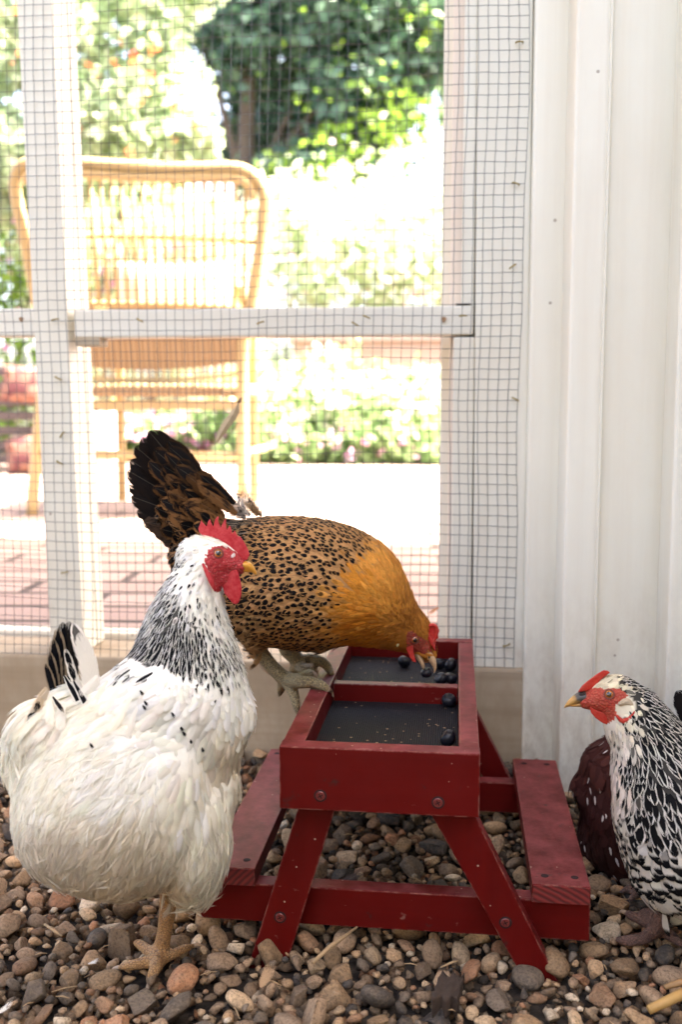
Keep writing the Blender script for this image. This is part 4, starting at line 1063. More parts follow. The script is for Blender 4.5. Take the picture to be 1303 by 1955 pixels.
def make_hen(name, label, base, trunk, limbs, head, face_poly, face_box, anchors, colors, fmat, skin, facem, legm, claws=(), group='hens in the coop', voxel=.0021, down=None):
    root = empty(name, base); tag(root, label, 'hen', group)
    f = Flesh()
    for c in trunk: f.chain(c, 0, 4, 26)
    for c in head: f.chain(c, 1, 4, 20)
    for c in limbs: f.chain(c, 2, 4, 12)
    smp = np.array(f.samples)
    me = f.fuse(voxel, 3)
    V, C, N, A = mesh_arrays(me); px, py = proj(C)
    best = np.full(len(C), 1e9); idx = np.zeros(len(C), int)
    for q in smp:
        d = np.linalg.norm(C - q[:3], axis=1) / q[3]; b = d < best; best[b] = d[b]; idx[b] = int(q[4])
    leg = idx == 2
    face = in_poly(px, py, face_poly) & (idx != 2) if face_poly else np.zeros(len(C), bool)
    mi = np.where(leg, 2, np.where(face, 1, 0)); me.polygons.foreach_set('material_index', mi.astype(np.int32))
    bx_, by_ = proj(V); cv = idw(bx_, by_, np.array(colors, float), 5)
    a_ = me.attributes.new('base', 'FLOAT_COLOR', 'POINT'); d_ = np.ones((len(V), 4), np.float32)
    d_[:, :3] = cv[:, :3] * np.where(cv[:, 5:6] > .45, .07, .85); a_.data.foreach_set('color', d_.ravel())
    link_mesh('body', me, [skin, facem, legm], root, True)
    pm = plumage(me, (mi == 0), anchors, colors)
    link_mesh('plumage', pm, fmat, root, True)
    if down is not None:
        dm = (mi == 0) & down(px, py)
        dan = [(*r_[:4], 24, 1.8, .14, 2.4) for r_ in anchors]
        link_mesh('down', plumage(me, dm, dan, [(*r_[:5], 0, 0, 0, .5, .9) for r_ in colors], jitter=.34, roll=.5, colvar=.06), fmat, root, True)
    for a in claws:
        mb = MB(); A_ = cr_interp([[*at(*p[:3]), p[3] * depth_of(at(*p[:3])) / FPX] for p in a], 4); mb.tube(A_[:, :3], np.maximum(A_[:, 3], 1.5e-4), 8); mb.build('claw', M['claw'], root, smooth=True)
    return root, me
def piece(name, mat, root, **kw): return link_mesh(name, organic(**kw), mat, root, True)
def GY(px, py, z): return float(gz(px, py, z)[1])
# ---- white hen -----------------------------------------------------------------------------
def white_hen():
    Y = .775
    trunk = [[(52, 1445, .745, 48, .028), (108, 1470, .75, 164, .068), (180, 1488, .755, 205, .088), (260, 1490, .765, 215, .092), (330, 1500, .775, 188, .080), (370, 1500, .783, 90, .05)],
             [(300, 1340, .775, 105, .07), (380, 1345, .785, 100, .063), (422, 1358, .79, 66, .040)], [(370, 1330, .785, 95, .06), (388, 1405, .785, 84, .055), (360, 1480, .775, 60, .045)],
             [(335, 1530, .76, 96, .06), (358, 1605, .76, 86, .05), (366, 1658, .765, 62, .035)],
             [(358, 1310, .785, 116, .060), (356, 1235, .785, 98, .050), (362, 1165, .785, 72, .038), (378, 1105, .785, 50, .029), (396, 1062, .785, 40, .023)],
             [(170, 1400, .755, 85, .05), (152, 1345, .755, 44, .03)], [(150, 1420, .755, 90, .05), (88, 1388, .75, 62, .04), (62, 1400, .748, 48, .03)]]
    head = [[(380, 1064, .785, 43, .021), (412, 1066, .785, 38, .019), (440, 1074, .785, 27, .014), (455, 1080, .785, 18, .010)], [(400, 1085, .785, 34, .017), (425, 1098, .785, 26, .013)]]
    zf = .016
    def g(px, py, r, z=zf): return (px, py, GY(px, py, z), r)
    limbs = [[(325, 1690, .775, 21), (320, 1740, .777, 17), (313, 1785, .781, 15), (305, 1822, .783, 17), g(302, 1836, 15)],
             [g(302, 1834, 15), g(295, 1852, 12), g(287, 1872, 8.5, .008), g(284, 1880, 5, .006)],
             [g(302, 1834, 14), g(276, 1838, 12), g(248, 1843, 9.5), g(228, 1847, 5.5, .010)],
             [g(302, 1828, 13), g(283, 1815, 11), g(265, 1802, 9), g(258, 1800, 5, .010)],
             [g(306, 1830, 13), g(330, 1822, 10), g(352, 1811, 8.5), g(370, 1806, 5, .012)]]
    claws = [[g(285, 1878, 5, .006), g(281, 1888, 3.5, .004), g(279, 1896, .8, .001)], [g(230, 1847, 5.5, .010), g(219, 1849, 3.8, .008), g(211, 1854, .8, .004)],
             [g(259, 1800, 5, .01), g(253, 1800, 3.6, .008), g(248, 1804, .8, .005)], [g(368, 1806, 5, .012), g(380, 1804, 3.4, .012), g(389, 1807, .8, .008)]]
    z = zoomer(340, 970, 7.24)
    face = z((385, 640), (420, 580), (500, 530), (600, 525), (700, 540), (760, 580), (850, 640), (1000, 700), (1000, 860), (860, 960), (720, 1000), (660, 1060), (620, 1110), (590, 1160), (540, 1170), (480, 1010), (430, 880), (380, 760))
    wh, cr = (.90, .89, .825), (.88, .845, .74)
    #        px    py    dx   dy   L   W  lift spacing
    an = [(400, 1040, -.9, .25, 9, 3.5, .10, 3.0), (350, 1050, -.8, .55, 13, 4.5, .08, 3.4), (420, 1110, -.35, .9, 10, 4, .10, 3.2), (310, 1120, -.55, .85, 20, 6, .07, 4.2), (380, 1140, -.15, 1, 17, 5.5, .08, 4.0), (430, 1170, .1, 1, 17, 6, .08, 4.2),
          (270, 1200, -.5, .85, 26, 8, .07, 5.2), (350, 1210, -.1, 1, 26, 8, .08, 5.2), (440, 1230, .15, 1, 24, 8, .07, 5.2), (260, 1250, -.6, .8, 26, 9, .08, 5.5), (350, 1268, 0, 1, 24, 9, .10, 5.5),
          (300, 1320, -.8, .5, 34, 22, .03, 9), (400, 1340, -.6, .8, 34, 22, .03, 9), (470, 1340, -.1, 1, 26, 16, .04, 8), (340, 1410, -1, .35, 40, 24, .04, 10), (460, 1440, -.2, 1, 26, 14, .05, 7.5), (430, 1500, -.3, 1, 24, 13, .09, 7),
          (220, 1300, -.9, .55, 32, 14, .12, 7), (180, 1360, -.7, .8, 36, 13, .16, 7), (220, 1420, -.7, .8, 36, 14, .16, 7.5), (60, 1360, -.5, .9, 32, 13, .18, 7), (40, 1450, -.3, 1, 34, 13, .18, 7), (110, 1480, -.6, .8, 38, 15, .2, 8), (210, 1500, -.75, .7, 36, 14, .18, 7.5),
          (300, 1500, -.4, .95, 28, 14, .12, 7), (390, 1530, -.05, 1, 28, 14, .12, 7), (400, 1600, .12, 1, 26, 12, .14, 6.5), (420, 1680, .15, 1, 26, 9, .16, 6), (330, 1620, -.2, 1, 28, 11, .15, 6.2), (230, 1600, -.5, .9, 30, 9, .2, 6), (150, 1640, -.35, 1, 28, 8, .2, 6), (80, 1580, -.4, 1, 30, 10, .2, 6.5), (280, 1700, -.2, 1, 22, 8, .2, 5.5)]
    an = [r_ if r_[4] < 24 else (*r_[:4], min(26, r_[4] * .85), min(9, r_[5] * (.62 if r_[5] > 12 else .6)), r_[6] * .7, min(4.4, r_[7] * (.62 if r_[7] > 6 else .66))) for r_ in an]
    an = [(*r_[:4], r_[4] * .85, r_[5] * .74, r_[6], r_[7] * .72) if r_[1] < 1275 and 12 < r_[4] < 24 else r_ for r_ in an]
    co = [(400, 1035, *cr, .0, 0, 0, .25, .5), (370, 1040, *wh, .35, 0, 0, .3, .7), (330, 1085, *wh, .6, 0, .25, .3, .8), (425, 1120, *wh, .15, 0, 0, .3, .7), (390, 1160, *wh, .55, 0, .1, .3, .8), (440, 1180, *wh, .3, 0, 0, .3, .7),
          (300, 1150, *wh, .6, 0, .5, .3, .8), (265, 1210, *wh, .8, 0, .95, .35, .75), (330, 1200, *wh, .8, 0, .75, .35, .75), (300, 1245, *wh, .9, 0, 1, .4, .6), (360, 1240, *wh, 1, 0, .9, .4, .6), (420, 1235, *wh, .9, 0, .35, .4, .6), (460, 1250, *wh, .4, 0, .1, .4, .6), (250, 1240, *wh, .9, 0, 1, .4, .6),
          (395, 1262, *wh, .8, 0, .3, .4, .6), (240, 1272, *wh, .0, 0, 0, .3, .2), (310, 1290, *wh, 0, 0, 0, .15, .1), (400, 1300, *wh, 0, 0, 0, .15, .1), (470, 1310, *wh, 0, 0, 0, .2, .1), (340, 1400, *wh, 0, 0, 0, .12, .1), (470, 1430, .74, .66, .53, 0, 0, 0, .3, .2), (200, 1340, *cr, 0, 0, 0, .55, .3), (60, 1400, *cr, 0, 0, 0, .6, .3), (120, 1480, *cr, 0, 0, 0, .7, .3), (220, 1480, *wh, 0, 0, 0, .6, .3),
          (380, 1540, *cr, 0, 0, 0, .5, .3), (400, 1640, *cr, 0, 0, 0, .6, .4), (240, 1600, .72, .66, .55, 0, 0, 0, .9, .5), (120, 1620, .72, .66, .56, 0, 0, 0, .9, .5), (300, 1690, .74, .67, .55, 0, 0, 0, .9, .5)]  # belly and under-breast shade is put into the beige feather colours
    fm = mat_feather('white_feather', (.006, .006, .008), .42, (.80, .20, .62), quill=.0, bvar=.2)
    skin = mat_skin('white_under_down')
    root, me = make_hen('hen', 'white hen with black-flecked neck and red comb standing on one leg in the gravel', (at(302, 1836, .785)[0], .785, .012), trunk, limbs, head, face, None, an, co, fm, skin,
                        mat_face('red_face_skin', (.34, .012, .020), (.44, .030, .036), (.58, .24, .21)), mat_leg('yellow_leg_scale', (.52, .30, .13), (.42, .21, .08), (.17, .09, .045)), claws, down=lambda x, y: ((x < 300) & (y > 1400)) | (y > 1570))
    comb = mat_comb('red_comb', (.36, .007, .016), (.50, .055, .065), .5)
    piece('comb', comb, root, plate=(z((345, 385), (290, 330), (280, 280), (298, 240), (322, 165), (340, 195), (362, 218), (400, 262), (412, 190), (445, 146), (458, 205), (488, 275), (502, 225), (518, 150), (552, 112), (566, 125), (548, 172), (578, 245), (594, 300), (610, 230), (640, 165), (664, 152), (664, 235), (672, 322), (692, 280), (718, 238), (738, 290), (750, 365), (768, 330), (786, 308), (808, 355), (834, 398), (855, 386), (885, 425), (935, 500), (972, 580), (988, 650), (955, 718), (900, 720), (830, 690), (760, 640), (700, 560), (620, 470), (540, 420), (460, 410), (400, 410)), .785, .0042), voxel=.00036, smooth=2)
    for dy, k in ((-.0075, 1), (.007, .96)):
        piece('wattle', comb, root, plate=(z((600, 860), (700, 840), (800, 850), (838, 900), (862, 1000), (882, 1090), (878, 1200), (845, 1300), (800, 1338), (750, 1312), (690, 1240), (640, 1180), (612, 1080)), .785 + dy, .0036), smooth=5)
    piece('earlobe', comb, root, chains=[[(340 + 345 / 7.24, 970 + 775 / 7.24, .759, 3.0), (340 + 420 / 7.24, 970 + 930 / 7.24, .759, 5.0), (340 + 470 / 7.24, 970 + 1040 / 7.24, .760, 5.0), (340 + 515 / 7.24, 970 + 1140 / 7.24, .764, 3.0)]])
    bk = mat_beak('yellow_beak', (.50, .20, .015), (.60, .30, .045))
    b = piece('beak', bk, root, chains=[[(*p[:2], .785, p[2] / 7.24, p[3]) for p in z((800, 800, 52, .0075), (890, 790, 62, .0072), (965, 800, 62, .006), (1020, 840, 46, .0042), (1060, 885, 26, .0024), (1082, 922, 7, .0008))],
                                        [(*p[:2], .785, p[2] / 7.24, p[3]) for p in z((790, 850, 24, .006), (880, 862, 24, .0055), (960, 872, 16, .004), (1020, 882, 7, .002))]], voxel=.0006, smooth=2)
    h, nrm, d = head_hit(b.data, 340 + 885 / 7.24, 970 + 735 / 7.24)
    if h is not None: MB().ball(h, .0016, 2, (1.5, .5, .7)).build('nostril', M['nostril'], root, smooth=True)
    add_eye(root, me, 340 + 553 / 7.24, 970 + 625 / 7.24, 9.6)
    # tail: a tent of dark inner feathers with pale outer ones
    bkf, wt = (.62, .52, .40), (.80, .77, .71)
    D, Wp = (0, 0, 1, .35), (.0, 0, .0, .3)
    rows = []
    for i, (bx, by, tx, ty, w) in enumerate([(135, 1345, 133, 1192, 34), (128, 1345, 121, 1188, 36), (124, 1345, 109, 1190, 36), (122, 1348, 99, 1202, 34), (118, 1350, 92, 1222, 30), (116, 1352, 86, 1246, 26), (112, 1352, 80, 1268, 24)]):
        rows.append(((bx, by, .765 - .002 * i), (tx, ty, .758 - .003 * i), w, .2 + .1 * i, -.05, (.02, .016, .013) if i < 3 else (.30, .23, .16), (1, 0, 1, .3), .15))
    rows += [((182, 1325, .742), (148, 1188, .738), 32, -.25, .05, wt, (.55, 0, 0, .2), .1), ((186, 1332, .739), (160, 1206, .735), 36, -.25, .06, wt, Wp, .15), ((182, 1345, .736), (168, 1246, .733), 40, -.3, .05, wt, Wp, .2),
             ((152, 1330, .744), (124, 1240, .738), 18, .1, .0, wt, (1, 0, .3, .3), .2), ((162, 1345, .738), (130, 1266, .734), 20, .05, .0, wt, (.6, 0, .1, .4), .2),
             ((122, 1290, .735), (172, 1380, .722), 17, .1, .05, wt, (0, 0, 1, .25), .3), ((140, 1300, .733), (178, 1372, .718), 16, .2, .05, wt, (0, 0, .9, .25), .3), ((146, 1350, .725), (160, 1386, .715), 13, .0, .0, wt, (0, 0, .9, .4), .2),
             ((92, 1318, .735), (54, 1386, .712), 26, .2, -.05, (.70, .60, .47), (1, 0, .55, .6), .1), ((88, 1312, .738), (66, 1360, .716), 22, .1, .0, (.6, .48, .34), (1, 0, .5, .5), .1),
             ((100, 1330, .725), (122, 1360, .708), 12, .1, .0, wt, (1, 0, .6, .5), .2), ((95, 1335, .722), (90, 1385, .704), 22, .1, .1, cr, (0, 0, 0, .6), .2), ((120, 1340, .720), (110, 1395, .702), 24, .1, .1, wt, (0, 0, 0, .6), .2)]
    # curled saddle feathers and the dropped wing tips
    for bx, by, tx, ty, w in ((185, 1290, 150, 1330, 26), (205, 1300, 175, 1352, 28), (230, 1310, 196, 1368, 30), (250, 1330, 210, 1400, 32), (240, 1360, 190, 1420, 30), (215, 1390, 160, 1432, 30), (225, 1410, 150, 1455, 34), (245, 1430, 175, 1480, 34), (262, 1350, 226, 1428, 30), (268, 1395, 228, 1460, 28)):
        rows.append(((bx, by, .705), (tx + rng.normal(0, 4), ty, .690), w * .62, .1 * rng.normal(), .1 * rng.normal(), cr if rng.random() < .5 else wt, (0, 0, 0, .7), .3))
    link_mesh('tail', long_feathers(rows), fm, root, True)
    # black ticks on the wing
    rows = []
    for x, y in ((274, 1326), (282, 1346), (279, 1354), (334, 1368), (350, 1394), (355, 1404), (367, 1418), (390, 1434), (178, 1427)):
        h, nrm, d = head_hit(me, x, y); Yh = h[1] - .006
        rows.append(((x - 7, y - 8, Yh), (x, y + 2, Yh - .001), 7, 0, 0, (.03, .025, .025), (1, 0, 1, .5), .3))
    for q_ in rows: link_mesh('black_tick', long_feathers([q_]), fm, root, True)
    return root
white_hen()

# ---- orange speckled hen on the tray ----------------------------------------------------------
def speckled_hen():
    z = zoomer(740, 1160, 8.14)
    trunk = [[(372, 1062, .985, 42, .025), (410, 1085, .985, 82, .048), (455, 1098, .985, 110, .064), (530, 1110, .99, 124, .076), (610, 1118, .995, 126, .076), (675, 1132, 1.0, 112, .064), (718, 1160, 1.01, 84, .048), (752, 1185, 1.02, 60, .034), (780, 1203, 1.027, 44, .025)],
             [(440, 1060, .99, 60, .04), (395, 1020, .99, 46, .032), (350, 985, .99, 40, .024)], [(470, 1160, .975, 58, .04), (490, 1215, .975, 26, .018)]]
    head = [[(778, 1204, 1.028, 40, .021), (796, 1220, 1.028, 30, .017), (812, 1238, 1.028, 21, .012), (822, 1250, 1.028, 14, .008)]]
    def r(px, py, rad, dz=.006): return (px, py, GY(px, py, TZ + dz), rad)
    limbs = [[(478, 1212, .985, 22), (497, 1245, .985, 16), (522, 1275, .985, 14), (546, 1298, .988, 16)],
             [(546, 1298, .988, 15), r(572, 1302, 13), r(598, 1303, 11), r(618, 1310, 9.5, .004), r(626, 1316, 6, .001)],
             [(548, 1296, .99, 13), r(572, 1296, 12), (590, 1286, 1.0, 10), (597, 1287, 1.0, 6)],
             [(550, 1302, .986, 14), (560, 1322, .975, 11), (566, 1345, .968, 9), (567, 1360, .965, 5)],
             [(540, 1302, .992, 11), (536, 1318, .998, 8), (534, 1326, 1.0, 5)],
             [(548, 1238, 1.03, 17), (566, 1258, 1.03, 15), (572, 1272, 1.03, 14)],
             [(570, 1266, 1.03, 14), (592, 1258, 1.035, 11), r(614, 1262, 10, .012), r(628, 1276, 9, .004), r(633, 1286, 6, .001)],
             [(572, 1272, 1.028, 12), r(588, 1280, 9.5), r(595, 1274, 9), (602, 1278, 1.03, 5)], [(564, 1270, 1.03, 10), (558, 1286, 1.03, 8), (560, 1290, 1.03, 5)]]
    claws = [[r(624, 1315, 6, .002), (632, 1321, .995, 4.5), (637, 1331, .99, .8)], [(595, 1285, 1.0, 6), (602, 1288, 1.0, 4.2), (606, 1294, 1.0, .8)], [r(632, 1284, 6, .002), (638, 1290, 1.03, 4.2), (642, 1298, 1.025, .8)],
             [(600, 1277, 1.03, 5), (605, 1281, 1.03, 3.6), (607, 1287, 1.03, .8)], [(493, 1262, .985, 3), (506, 1276, .985, 5), (518, 1288, .986, 3)]]
    face = z((300, 430), (340, 360), (420, 375), (560, 470), (660, 540), (760, 640), (700, 760), (560, 760), (470, 720), (400, 690), (380, 780), (310, 650))
    og, gd, bn = (.64, .245, .035), (.45, .24, .10), (.28, .13, .05)
    an = [(790, 1190, .75 - 1.6, -.6, 9, 3.5, .08, 3.0), (760, 1150, -.7, -.7, 16, 5, .06, 3.8), (760, 1215, -.9, -.3, 15, 5, .07, 3.8), (720, 1110, -.7, -.6, 22, 7, .06, 4.8), (700, 1190, -.95, -.15, 22, 7, .07, 4.8), (660, 1040, -.9, -.4, 22, 11, .07, 6), (650, 1220, -1, .05, 22, 11, .08, 6),
          (600, 1100, -1, .05, 24, 13, .08, 6.2), (520, 1010, -1, .0, 24, 13, .08, 6.2), (520, 1150, -.95, .3, 24, 13, .09, 6.2), (460, 1100, -.95, .25, 26, 14, .1, 6.6), (400, 1010, -.9, -.3, 32, 15, .12, 7), (380, 1090, -.9, .3, 28, 13, .14, 6.6), (470, 1215, -.5, .85, 22, 9, .14, 5.6), (560, 1230, -.9, .4, 20, 10, .1, 5.8)]
    co = [(790, 1190, .47, .18, .035, 0, 0, 0, .25, .6), (750, 1150, .68, .29, .055, 0, 0, 0, .3, .8), (700, 1120, *og, 0, 0, 0, .35, .7), (700, 1205, .50, .165, .02, 0, 0, 0, .35, .6), (655, 1110, *gd, .95, 0, 0, .35, .4), (690, 1070, *gd, .95, 0, 0, .3, .5), (660, 1150, .55, .25, .06, .5, 0, 0, .35, .4), (735, 1095, .70, .31, .065, 0, 0, 0, .35, .7), (685, 1150, *og, 0, 0, 0, .35, .7), (655, 1215, .55, .24, .055, .55, 0, 0, .35, .4), (640, 1240, *gd, .9, 0, 0, .35, .4), (650, 1045, *gd, .9, 0, 0, .3, .3), (620, 1160, *gd, .85, 0, 0, .3, .3), (600, 1080, *gd, .95, 0, .1, .3, .3),
          (560, 1010, *gd, .95, 0, .15, .3, .3), (530, 1130, *gd, .95, 0, .25, .3, .3), (470, 1060, .36, .18, .06, 1, 0, .45, .3, .3), (450, 1150, .38, .20, .08, 1, 0, .5, .3, .3), (420, 1010, .22, .11, .045, .8, 0, .8, .3, .3), (380, 1080, .28, .14, .06, .9, 0, .7, .35, .3), (480, 1220, .42, .24, .11, .5, 0, .2, .6, .4), (560, 1230, .40, .2, .07, .8, 0, 0, .35, .3), (470, 965, .3, .25, .2, .6, 0, .6, .4, .3)]
    fm = mat_feather('speckled_feather', (.005, .004, .004), .08, (.83, .165, .66), quill=0.0, mottle=.3, bvar=.7)
    an = [(*r_[:4], r_[4] * (.85 if r_[5] > 9 else 1), r_[5] * (.64 if r_[5] > 9 else .85), r_[6], r_[7] * (.62 if r_[5] > 9 else .66)) for r_ in an]
    skin = mat_skin('brown_under_down')
    root, me = make_hen('hen', 'orange-necked black-speckled hen perched on the tray edge pecking a blueberry', tuple(at(560, 1300, 1.0) * (1, 1, 0) + (0, 0, TZ)), trunk, limbs, head, face, None, an, co, fm, skin,
                        mat_face('pale_red_face', (.30, .065, .035), (.42, .035, .025), (.40, .17, .10)), mat_leg('olive_leg_scale', (.36, .265, .125), (.26, .19, .09), (.08, .06, .035)), claws, voxel=.0022)
    comb = mat_comb('scarlet_comb', (.42, .012, .012), (.50, .06, .045))
    piece('comb', comb, root, plate=(z((600, 300), (640, 255), (720, 250), (765, 285), (800, 340), (790, 420), (765, 480), (750, 580), (752, 650), (705, 620), (660, 560), (630, 450), (600, 370)), 1.024, .007), voxel=.0006, smooth=2)
    piece('comb', comb, root, chains=[[(*p[:2], 1.020, p[2] / 8.14, .004) for p in z((620, 330, 38), (650, 440, 42), (690, 540, 34), (725, 620, 22), (745, 665, 8))], [(*p[:2], 1.022, p[2] / 8.14, .004) for p in z((640, 300, 30), (700, 270, 34), (760, 300, 30), (770, 380, 34), (740, 480, 30), (705, 560, 22))],
                                       [(*p[:2], 1.022, p[2] / 8.14, .0025) for p in z((760, 360, 24), (795, 370, 16), (808, 350, 6))], [(*p[:2], 1.022, p[2] / 8.14, .0025) for p in z((745, 440, 26), (780, 470, 18), (795, 450, 6))], [(*p[:2], 1.022, p[2] / 8.14, .003) for p in z((610, 360, 20), (595, 310, 12), (590, 295, 6))]], smooth=2)
    piece('wattle', comb, root, plate=(z((285, 540), (310, 430), (345, 400), (400, 560), (410, 700), (450, 850), (400, 840), (350, 780), (300, 660)), 1.008, .0035), smooth=4)
    piece('earlobe', mat_comb('cream_earlobe', (.52, .46, .22), (.62, .50, .30), .6), root, chains=[[(*p[:2], 0.999, p[2] / 8.14, .004) for p in z((200, 370, 26), (180, 440, 46), (165, 520, 40), (155, 590, 20))]])
    bk = mat_beak('horn_beak', (.48, .28, .15), (.66, .48, .30))
    bx = [[(*p[:2], 1.026, p[2] / 8.14, p[3]) for p in z((610, 660, 78, .0085), (670, 760, 72, .0075), (715, 850, 50, .0055), (738, 925, 30, .0034), (738, 980, 16, .0018), (728, 1018, 5, .0007))],
          [(*p[:2], 1.024, p[2] / 8.14, p[3]) for p in z((450, 700, 50, .007), (500, 780, 46, .006), (545, 870, 34, .0045), (560, 935, 20, .003), (566, 965, 8, .001))]]
    b = piece('beak', bk, root, chains=bx, voxel=.0006, smooth=2)
    h, nrm, d = head_hit(b.data, 740 + 655 / 8.14, 1160 + 755 / 8.14)
    if h is not None: MB().ball(h, .0018, 2, (.6, .4, 1.5)).build('nostril', M['nostril'], root, smooth=True)
    add_eye(root, me, 740 + 428 / 8.14, 1160 + 500 / 8.14, 8.0)
    make_berry(at(740 + 612 / 8.14, 1160 + 1008 / 8.14, 1.022), .0062, BERRY, BCROWN, 'blueberry held in the beak of the orange hen', 9)
    # tail fan
    rows = []; dk, ed = (.009, .006, .005), (.06, .028, .013)
    fan = [(296, 818, 66), (280, 828, 62), (268, 845, 60), (256, 870, 60), (250, 890, 58), (250, 915, 56), (254, 940, 54), (262, 968, 52), (275, 990, 50), (292, 1012, 46), (310, 1030, 42)]
    for i, (tx, ty, w) in enumerate(fan[::-1]):
        rows.append(((424 - i * 1.5, 1035 - i * 5, .995 + .002 * i), (tx, ty, .985 - .002 * i + (.02 if i % 2 else 0)), w, .25 - .05 * i, .05, dk if i > 2 else (.05, .03, .02), (0, 0, 0, .18), .05))
    TP = np.array([(304, 826), (274, 850), (256, 890), (258, 945), (284, 1000), (322, 1040)], float); BP = np.array([(462, 972), (452, 985), (442, 1000), (430, 1018), (416, 1036), (402, 1056)], float)
    order = sorted([(rng.random(), .50 * rng.random()) for _ in range(64)], key=lambda q: -q[1])
    for i, (v, s0) in enumerate(order):
        f = v * 5; a = min(4, int(f)); f -= a; T_ = TP[a] * (1 - f) + TP[a + 1] * f; B_ = BP[a] * (1 - f) + BP[a + 1] * f; d_ = T_ - B_
        b_ = B_ + d_ * s0; t_ = b_ + d_ * (.36 + .06 * rng.normal()) + rng.normal(0, 4, 2)
        k = np.clip(.25 + .9 * v - .5 * s0, .12, 1) * rng.uniform(.6, 1.25)
        rows.append(((*b_, .982 - .0004 * i), (*t_, .970 - .0005 * i), 34 * rng.uniform(.7, 1.2), .2 * rng.normal(), .05 * rng.normal(), (.25 * k, .115 * k, .042 * k), (0, 0, rng.choice([1, 1, .2]), .3), 0))
    for i, (b_, t_, w) in enumerate([((490, 975), (452, 936), 30), ((478, 985), (440, 948), 34), ((492, 985), (470, 950), 24), ((470, 990), (432, 962), 36), ((500, 985), (478, 962), 26)]):
        rows.append(((*b_, .975), (*t_, .972 - .002 * i), w, .2 * rng.normal(), 0, [(.55, .45, .36), (.42, .38, .34), (.40, .26, .14), (.16, .14, .13), (.2, .12, .06)][i], (.5, 0, .15, .8), .1))
    link_mesh('tail', long_feathers(rows), mat_feather('dark_tail_feather', (.005, .004, .004), .05, mottle=.85, quill=.05), root, True)
speckled_hen()

